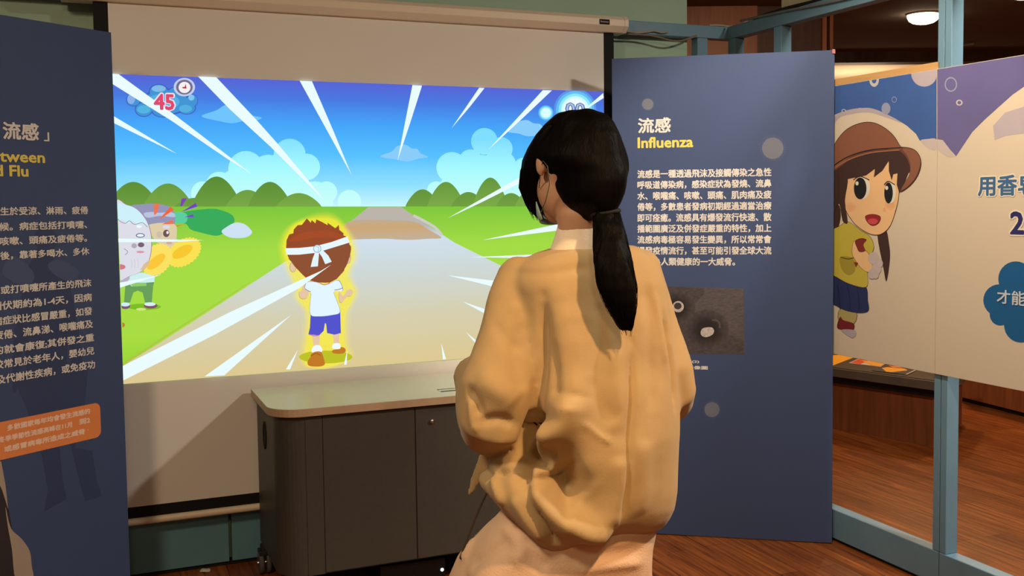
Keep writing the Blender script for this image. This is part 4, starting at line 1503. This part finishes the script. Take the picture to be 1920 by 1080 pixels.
hand(armL[-1], Vector((-.12, .9, .35)), Vector((.95, .1, .1)), Vector((.1, -.3, .95)))
hand(armR[-1], Vector((-.25, .95, .05)), Vector((-.95, -.2, .1)), Vector((0, 0, 1)))
me = to_local(remesh(bd, .0048, 3), ORG)
body = place('body', me, SKINM, root, True)

for s_ in (-1, 1):
    eye = MB().ball(hl(.03 * s_, .066, .010), .0125, 16, 10).build('eye', mat('eye_white', (.75, .73, .7), .3), root, True)
    MB().ball(hl(.03 * s_ - .002, .0765, .010), (.0058, .003, .0058), 12, 8, axes=(RH, FH, Z)).build('iris', mat('dark_iris', (.03, .018, .012), .2), eye, True)

# ---- face mask and its loop
mb = MB()
rings = []
for j in range(9):
    v_ = j / 8
    z_ = -.108 + .088 * v_
    row = []
    for i in range(19):
        u_ = -1 + i / 9
        az = u_ * (1.25 - .5 * v_)
        fr_ = .084 + .022 * math.sin(PI * min(1, v_ * 1.05)) * math.cos(az) - .020 * (1 - v_) ** 2 * math.cos(az)
        row.append(hl((.054 + .006 * v_) * math.sin(az), .012 + fr_ * math.cos(az), z_ + .012 * abs(u_) ** 2 * (1 - v_)))
    rings.append(row)
vs = [p for r in rings for p in r]
fs = [(j * 19 + i, j * 19 + i + 1, (j + 1) * 19 + i + 1, (j + 1) * 19 + i) for j in range(8) for i in range(18)]
mb.add(vs, fs)
mk = mb.build('face_mask', MASKM, root, True)
so = mk.modifiers.new('thickness', 'SOLIDIFY')
so.thickness = .002
for s_ in (-1, 1):
    MB().tube([hl(.062 * s_, .034, -.035), hl(.075 * s_, .012, -.012), hl(.081 * s_, -.004, .018), hl(.083 * s_, -.022, .004), hl(.079 * s_, -.022, -.030), hl(.070 * s_, .002, -.06), hl(.062 * s_, .03, -.085)], 0.0009, 8).build('ear_loop', LOOPM, mk, True)

# ---- hair
hb = MB()
cap = [(206, 1066, 1112, .03, 2.03), (214, 1043, 1131, .055, 2.03), (229, 1023, 1148, .078, 2.03), (255, 1004, 1161, .098, 2.032), (281, 993, 1170, .104, 2.032), (298, 994, 1174, .104, 2.028), (310, 1006, 1175, .10, 2.02), (324, 1024, 1175, .094, 2.012),
       (340, 1032, 1173, .09, 2.005), (360, 1040, 1169, .082, 2.00), (380, 1052, 1161, .072, 1.995), (398, 1071, 1151, .06, 1.99), (412, 1093, 1142, .04, 1.985)]
hb.loft([hring(y, xl, xr, b, d, (RH, FH), 40, 2.1) for y, xl, xr, b, d in cap])
me = remesh(hb, .005, 5)
ripple(me, .004, 38, (1, 1, .22))
hair = place('hair', to_local(me, ORG), HAIRM, root, True)
# fringe and the long lock beside the cheek
lk = MB()
for k, (x0_, x1_, d_) in enumerate(((1, 1, 0), (7, 8, -.004), (-2, -2, .02), (11, 12, .0))):
    ptube(lk, [(1028 + x0_ * .4, 238, 2.0 + d_, 8), (1016 + x0_ * .6, 258, 2.005 + d_, 12), (1004 + x0_ * .8, 282, 2.015 + d_, 14), (995 + x0_, 304, 2.03 + d_, 14.5), (990 + x0_, 326, 2.045 + d_, 12.5), (989 + x0_, 355, 2.06 + d_, 10.5), (996 + x1_, 380, 2.07 + d_, 8), (1003 + x1_ * .7, 397, 2.075 + d_, 5), (1011 + x1_ * .5, 409, 2.08 + d_, 2)], 12)
for k in range(26):
    j = random.uniform(-1, 1)
    ptube(lk, [(1000 + 7 * j, 280, 2.03, 1), (984 + 9 * j, 320, 2.045, .9), (982 + 10 * j, 352, 2.06, .8), (994 + 9 * j, 385, 2.07, .6), (1006 + 9 * j + random.uniform(-3, 3), 404 + random.uniform(-6, 10), 2.075, .3)], 5)
me = lk.mesh('front_lock')
place('front_lock', to_local(me, ORG), HAIRM, root, True)
pb = MB()
pony = [(388, 1112, 1158, .02, 1.972), (402, 1112, 1163, .026, 1.962), (425, 1113, 1170, .028, 1.945), (450, 1112, 1177, .028, 1.93), (480, 1112, 1185, .027, 1.915), (510, 1116, 1191, .026, 1.905), (540, 1122, 1195, .025, 1.90),
        (565, 1131, 1196, .023, 1.90), (588, 1142, 1193, .02, 1.905), (606, 1153, 1188, .015, 1.91), (620, 1166, 1184, .008, 1.915)]
pb.loft([hring(y, xl, xr, b, d, (Vector((1, 0, 0)), Vector((0, 1, 0))), 28, 2.0) for y, xl, xr, b, d in pony])
me = remesh(pb, .004, 3)
ripple(me, .005, 60, (1, 1, .10))
n0 = MB()
n0.add([v.co.copy() for v in me.vertices], [tuple(p.vertices) for p in me.polygons])
bpy.data.meshes.remove(me)
for k in range(90):
    u_ = random.uniform(-1, 1)
    row = []
    e = random.uniform(560, 632)
    for i in range(7):
        y = 400 + (e - 400) * i / 6
        xl = np.interp(y, [p[0] for p in pony], [p[1] for p in pony])
        xr = np.interp(y, [p[0] for p in pony], [p[2] for p in pony])
        d = np.interp(y, [p[0] for p in pony], [p[4] for p in pony])
        x = (xl + xr) / 2 + u_ * (xr - xl) / 2 * 1.02 + random.uniform(-1.2, 1.2)
        row.append((x, y, d - .022 * math.sqrt(max(0, 1 - u_ * u_)), 1.3 - i * .16))
    ptube(n0, row, 5)
tail = place('ponytail', to_local(n0.mesh('ponytail'), ORG), HAIRM, root, True)
hb2 = MB()
c_ = W(1136, 399, 1.965)
hb2.tube([c_ + Vector((.025 * math.cos(a_), .024 * math.sin(a_), .004 * math.cos(a_))) for a_ in [2 * PI * i / 20 for i in range(21)]], .0045, 8)
hb2.build('hair_tie', mat('black_hair_tie', (.004, .004, .004), .8), tail, True)

# ---- collar of the shirt
cb = MB()
cb.loft([hring(y, xl, xr, b, d, (RB, FB), 32, 2.1) for y, xl, xr, b, d in ((416, 1050, 1124, .043, 2.045), (420, 1046, 1128, .047, 2.045), (436, 1042, 1134, .052, 2.047), (456, 1036, 1144, .06, 2.05), (478, 1026, 1160, .068, 2.055), (500, 1020, 1180, .07, 2.06))])
me = remesh(cb, .006, 4)
place('shirt_collar', to_local(me, ORG), KNIT, root, True)

# ---- jacket
HEM = [(880, 880), (905, 918), (950, 968), (1000, 1018), (1040, 1042), (1075, 1026), (1110, 1013), (1170, 1003), (1245, 1001)]


def hem_at(x):
    return float(np.interp(x, [p[0] for p in HEM], [p[1] for p in HEM]))


def drop(k):
    """lowers a ring towards the hem line by share k"""
    def f(p):
        x, y = px_of(p)
        return -max(0, hem_at(x) - y) * k * (p - EYE).dot(FW) / FPX
    return f


jb = MB()
rows = [(462, 1036, 1190, .066, 2.06), (472, 1004, 1206, .082, 2.06), (484, 984, 1220, .09, 2.062), (500, 964, 1233, .10, 2.064), (530, 955, 1246, .112, 2.066), (580, 962, 1252, .122, 2.066), (640, 968, 1258, .13, 2.066), (700, 968, 1264, .135, 2.066),
        (760, 966, 1268, .14, 2.066), (810, 960, 1269, .145, 2.066), (850, 925, 1268, .15, 2.066)]
rings = [hring(y, xl, xr, b, d, (RB, FB), 56, 2.4) for y, xl, xr, b, d in rows]
for k, xl, xr, b in ((.0, 908, 1268, .15), (.35, 902, 1267, .15), (.62, 900, 1262, .146), (.8, 902, 1252, .138), (.93, 908, 1240, .128), (1.0, 925, 1218, .112)):
    rings.append(hring(880, xl, xr, b, 2.066, (RB, FB), 56, 2.4, drop(k)))
jb.loft(rings)
ptube(jb, [(975, 512, 2.05, 40), (960, 560, 2.03, 44), (950, 620, 2.01, 50), (944, 670, 1.995, 60), (936, 725, 1.985, 76), (930, 780, 1.985, 74), (922, 795, 2.04, 62), (910, 765, 2.13, 56), (900, 728, 2.21, 46), (894, 704, 2.26, 44), (891, 700, 2.29, 30)], 28)
ptube(jb, [(1200, 497, 2.09, 38), (1216, 545, 2.095, 38), (1228, 600, 2.10, 40), (1240, 650, 2.10, 44), (1256, 700, 2.09, 46), (1264, 730, 2.09, 42), (1262, 750, 2.15, 38), (1252, 764, 2.24, 33), (1242, 770, 2.31, 28)], 24)
# loose front edge swinging out at the left of the hem
ptube(jb, [(928, 838, 2.17, 26), (910, 868, 2.19, 20), (892, 900, 2.20, 13), (880, 926, 2.21, 7)], 14, flat=(Vector((.5, .85, 0)), .5))
me = remesh(jb, .0062, 7)
sculpt(me, [
    ([(1019, 556), (1020, 620), (1017, 680), (1011, 740), (1000, 800), (988, 835)], 11, -18),
    ([(1046, 560), (1056, 650), (1058, 730), (1050, 790)], 17, 8),
    ([(1033, 630), (1043, 690), (1048, 750)], 8, -6),
    ([(1019, 782), (997, 808), (983, 838), (977, 876), (985, 914)], 14, -52),
    ([(975, 850), (1005, 850), (1050, 842)], 10, -26),
    ([(985, 850), (1018, 866), (1046, 884)], 11, -26),
    ([(1022, 872), (1050, 915), (1092, 952)], 30, -56),
    ([(1055, 862), (1072, 905), (1085, 945)], 20, -26),
    ([(1032, 858), (1062, 880), (1092, 930)], 24, -22),
    ([(995, 890), (1018, 935), (1060, 976), (1108, 994), (1152, 982)], 22, 30),
    ([(1014, 826), (1040, 814), (1060, 790), (1074, 735)], 25, 40),
    ([(1078, 600), (1084, 690), (1088, 780), (1092, 860)], 22, 7),
    ([(1184, 640), (1184, 740), (1181, 800), (1178, 870), (1172, 930), (1158, 988)], 6, -9),
    ([(1158, 850), (1158, 925), (1140, 985)], 18, 11),
    ([(1205, 820), (1206, 900), (1200, 970)], 20, 6),
    ([(985, 905), (1000, 950), (1028, 990), (1050, 1030)], 7, -10),
    ([(958, 930), (985, 972), (1018, 1016)], 12, 10),
    ([(1006, 950), (1030, 1000), (1042, 1038)], 6, -9),
    ([(925, 880), (930, 915), (945, 950)], 10, 10),
    ([(905, 870), (918, 890), (950, 885), (965, 870)], 8, -10),
    ([(878, 728), (892, 755), (900, 778)], 8, -11),
    ([(903, 792), (935, 785), (965, 796)], 9, -9),
    ([(885, 745), (885, 785), (895, 812)], 9, 7),
    ([(900, 690), (930, 730), (970, 760)], 20, 7),
    ([(1246, 590), (1256, 650), (1263, 700), (1267, 765)], 8, -13),
    ([(1226, 540), (1240, 620), (1250, 690)], 9, 4),
    ([(955, 508), (1010, 512), (1060, 507), (1112, 500)], 10, -4),
    ([(960, 560), (985, 620), (1005, 700)], 14, 5),
    ([(925, 600), (955, 640), (985, 650)], 12, -4),
    ([(975, 600), (965, 680), (980, 740)], 14, -4),
    ([(1090, 790), (1120, 815), (1146, 832)], 5, 4),
    ([(1105, 700), (1130, 760), (1160, 790)], 16, -4),
    ([(1150, 640), (1160, 740), (1155, 820)], 16, 5),
    ([(1212, 520), (1218, 600), (1220, 700), (1225, 780)], 14, -5),
    ([(1120, 560), (1125, 640), (1120, 720)], 12, -4),
])
ripple(me, .0030, 14)
ripple(me, .0005, 45)
place('jacket', to_local(me, ORG), TAN, root, True)
mb = MB()
ptube(mb, [(912, 925, 2.10, 2.0), (898, 955, 2.10, 2.2), (884, 990, 2.10, 2.2), (872, 1022, 2.10, 2.2), (864, 1046, 2.10, 3.2)], 8)
place('drawcord', to_local(mb.mesh('drawcord'), ORG), CORD, root, True)

# ---- trousers
tb_ = MB()
tb_.loft([hring(y, xl, xr, b, d, (RB, FB), 48, 2.3) for y, xl, xr, b, d in ((905, 985, 1215, .10, 2.085), (940, 950, 1224, .115, 2.085), (985, 918, 1229, .125, 2.085), (1020, 895, 1226, .13, 2.09), (1055, 880, 1216, .13, 2.09), (1090, 885, 1206, .125, 2.09), (1130, 940, 1204, .115, 2.09))])
tb_.tube([hipR + Vector((.0, 0, -.02)), hipR.lerp(kneeR, .5), kneeR, kneeR.lerp(ankR, .5), ankR + Z * .07], [.105, .098, .088, .08, .075], 24)
kl = kneeL
tb_.tube([hipL + Vector((-.02, 0, -.02)), hipL.lerp(kl, .45) + Vector((-.02, 0, 0)), kl, kl.lerp(ankL, .5), ankL - shL * .06], [.11, .112, .092, .082, .075], 24)
me = remesh(tb_, .0075, 6)
sculpt(me, [
    ([(960, 1010), (920, 1035), (880, 1062)], 10, -7), ([(985, 1000), (1000, 1040), (1030, 1070)], 12, -8), ([(905, 960), (895, 1000), (868, 1050)], 9, 9),
    ([(940, 985), (980, 1025), (960, 1060)], 14, 8), ([(1060, 1045), (1130, 1040), (1210, 1030)], 12, -6), ([(1080, 1070), (1150, 1062), (1205, 1055)], 8, 5)])
ripple(me, .004, 12)
place('trousers', to_local(me, ORG), PINK, root, True)
# ---- shoes
for ank, tip in ((ankR, Vector((-.3, .95, 0)).normalized()), (ankL, Vector((-.35, .75, -.55)).normalized())):
    sb = MB()
    up = (Z - tip * Z.dot(tip)).normalized()
    sd = tip.cross(up)
    prof = [(-.055, .034, .05), (-.03, .037, .055), (.03, .038, .046), (.08, .044, .034), (.13, .042, .026), (.165, .028, .018)]
    rings = []
    for t_, w_, h_ in prof:
        c = ank + tip * t_ - up * (.062 - h_ * .5) + up * .0
        rings.append([c + sd * (w_ * math.cos(a_)) + up * ((h_ * (.75 if math.sin(a_) > 0 else .42)) * math.sin(a_)) for a_ in [2 * PI * i / 18 for i in range(18)]])
    sb.loft(rings)
    sh_ = place('shoe', to_local(remesh(sb, .006, 3), ORG), SHOEM, root, True)
    so_ = MB()
    o2 = []
    for t_, w_, h_ in prof:
        o2.append((t_, w_ + .002))
    ol = [(t_, w_) for t_, w_ in o2] + [(t_, -w_) for t_, w_ in o2[::-1]]
    so_.prism([ank + tip * t_ + sd * w_ - up * .074 for t_, w_ in ol][::-1], up * .022)
    so_.build('sole', mat('white_sole', (.7, .68, .64), .6), sh_, bevel=.004)
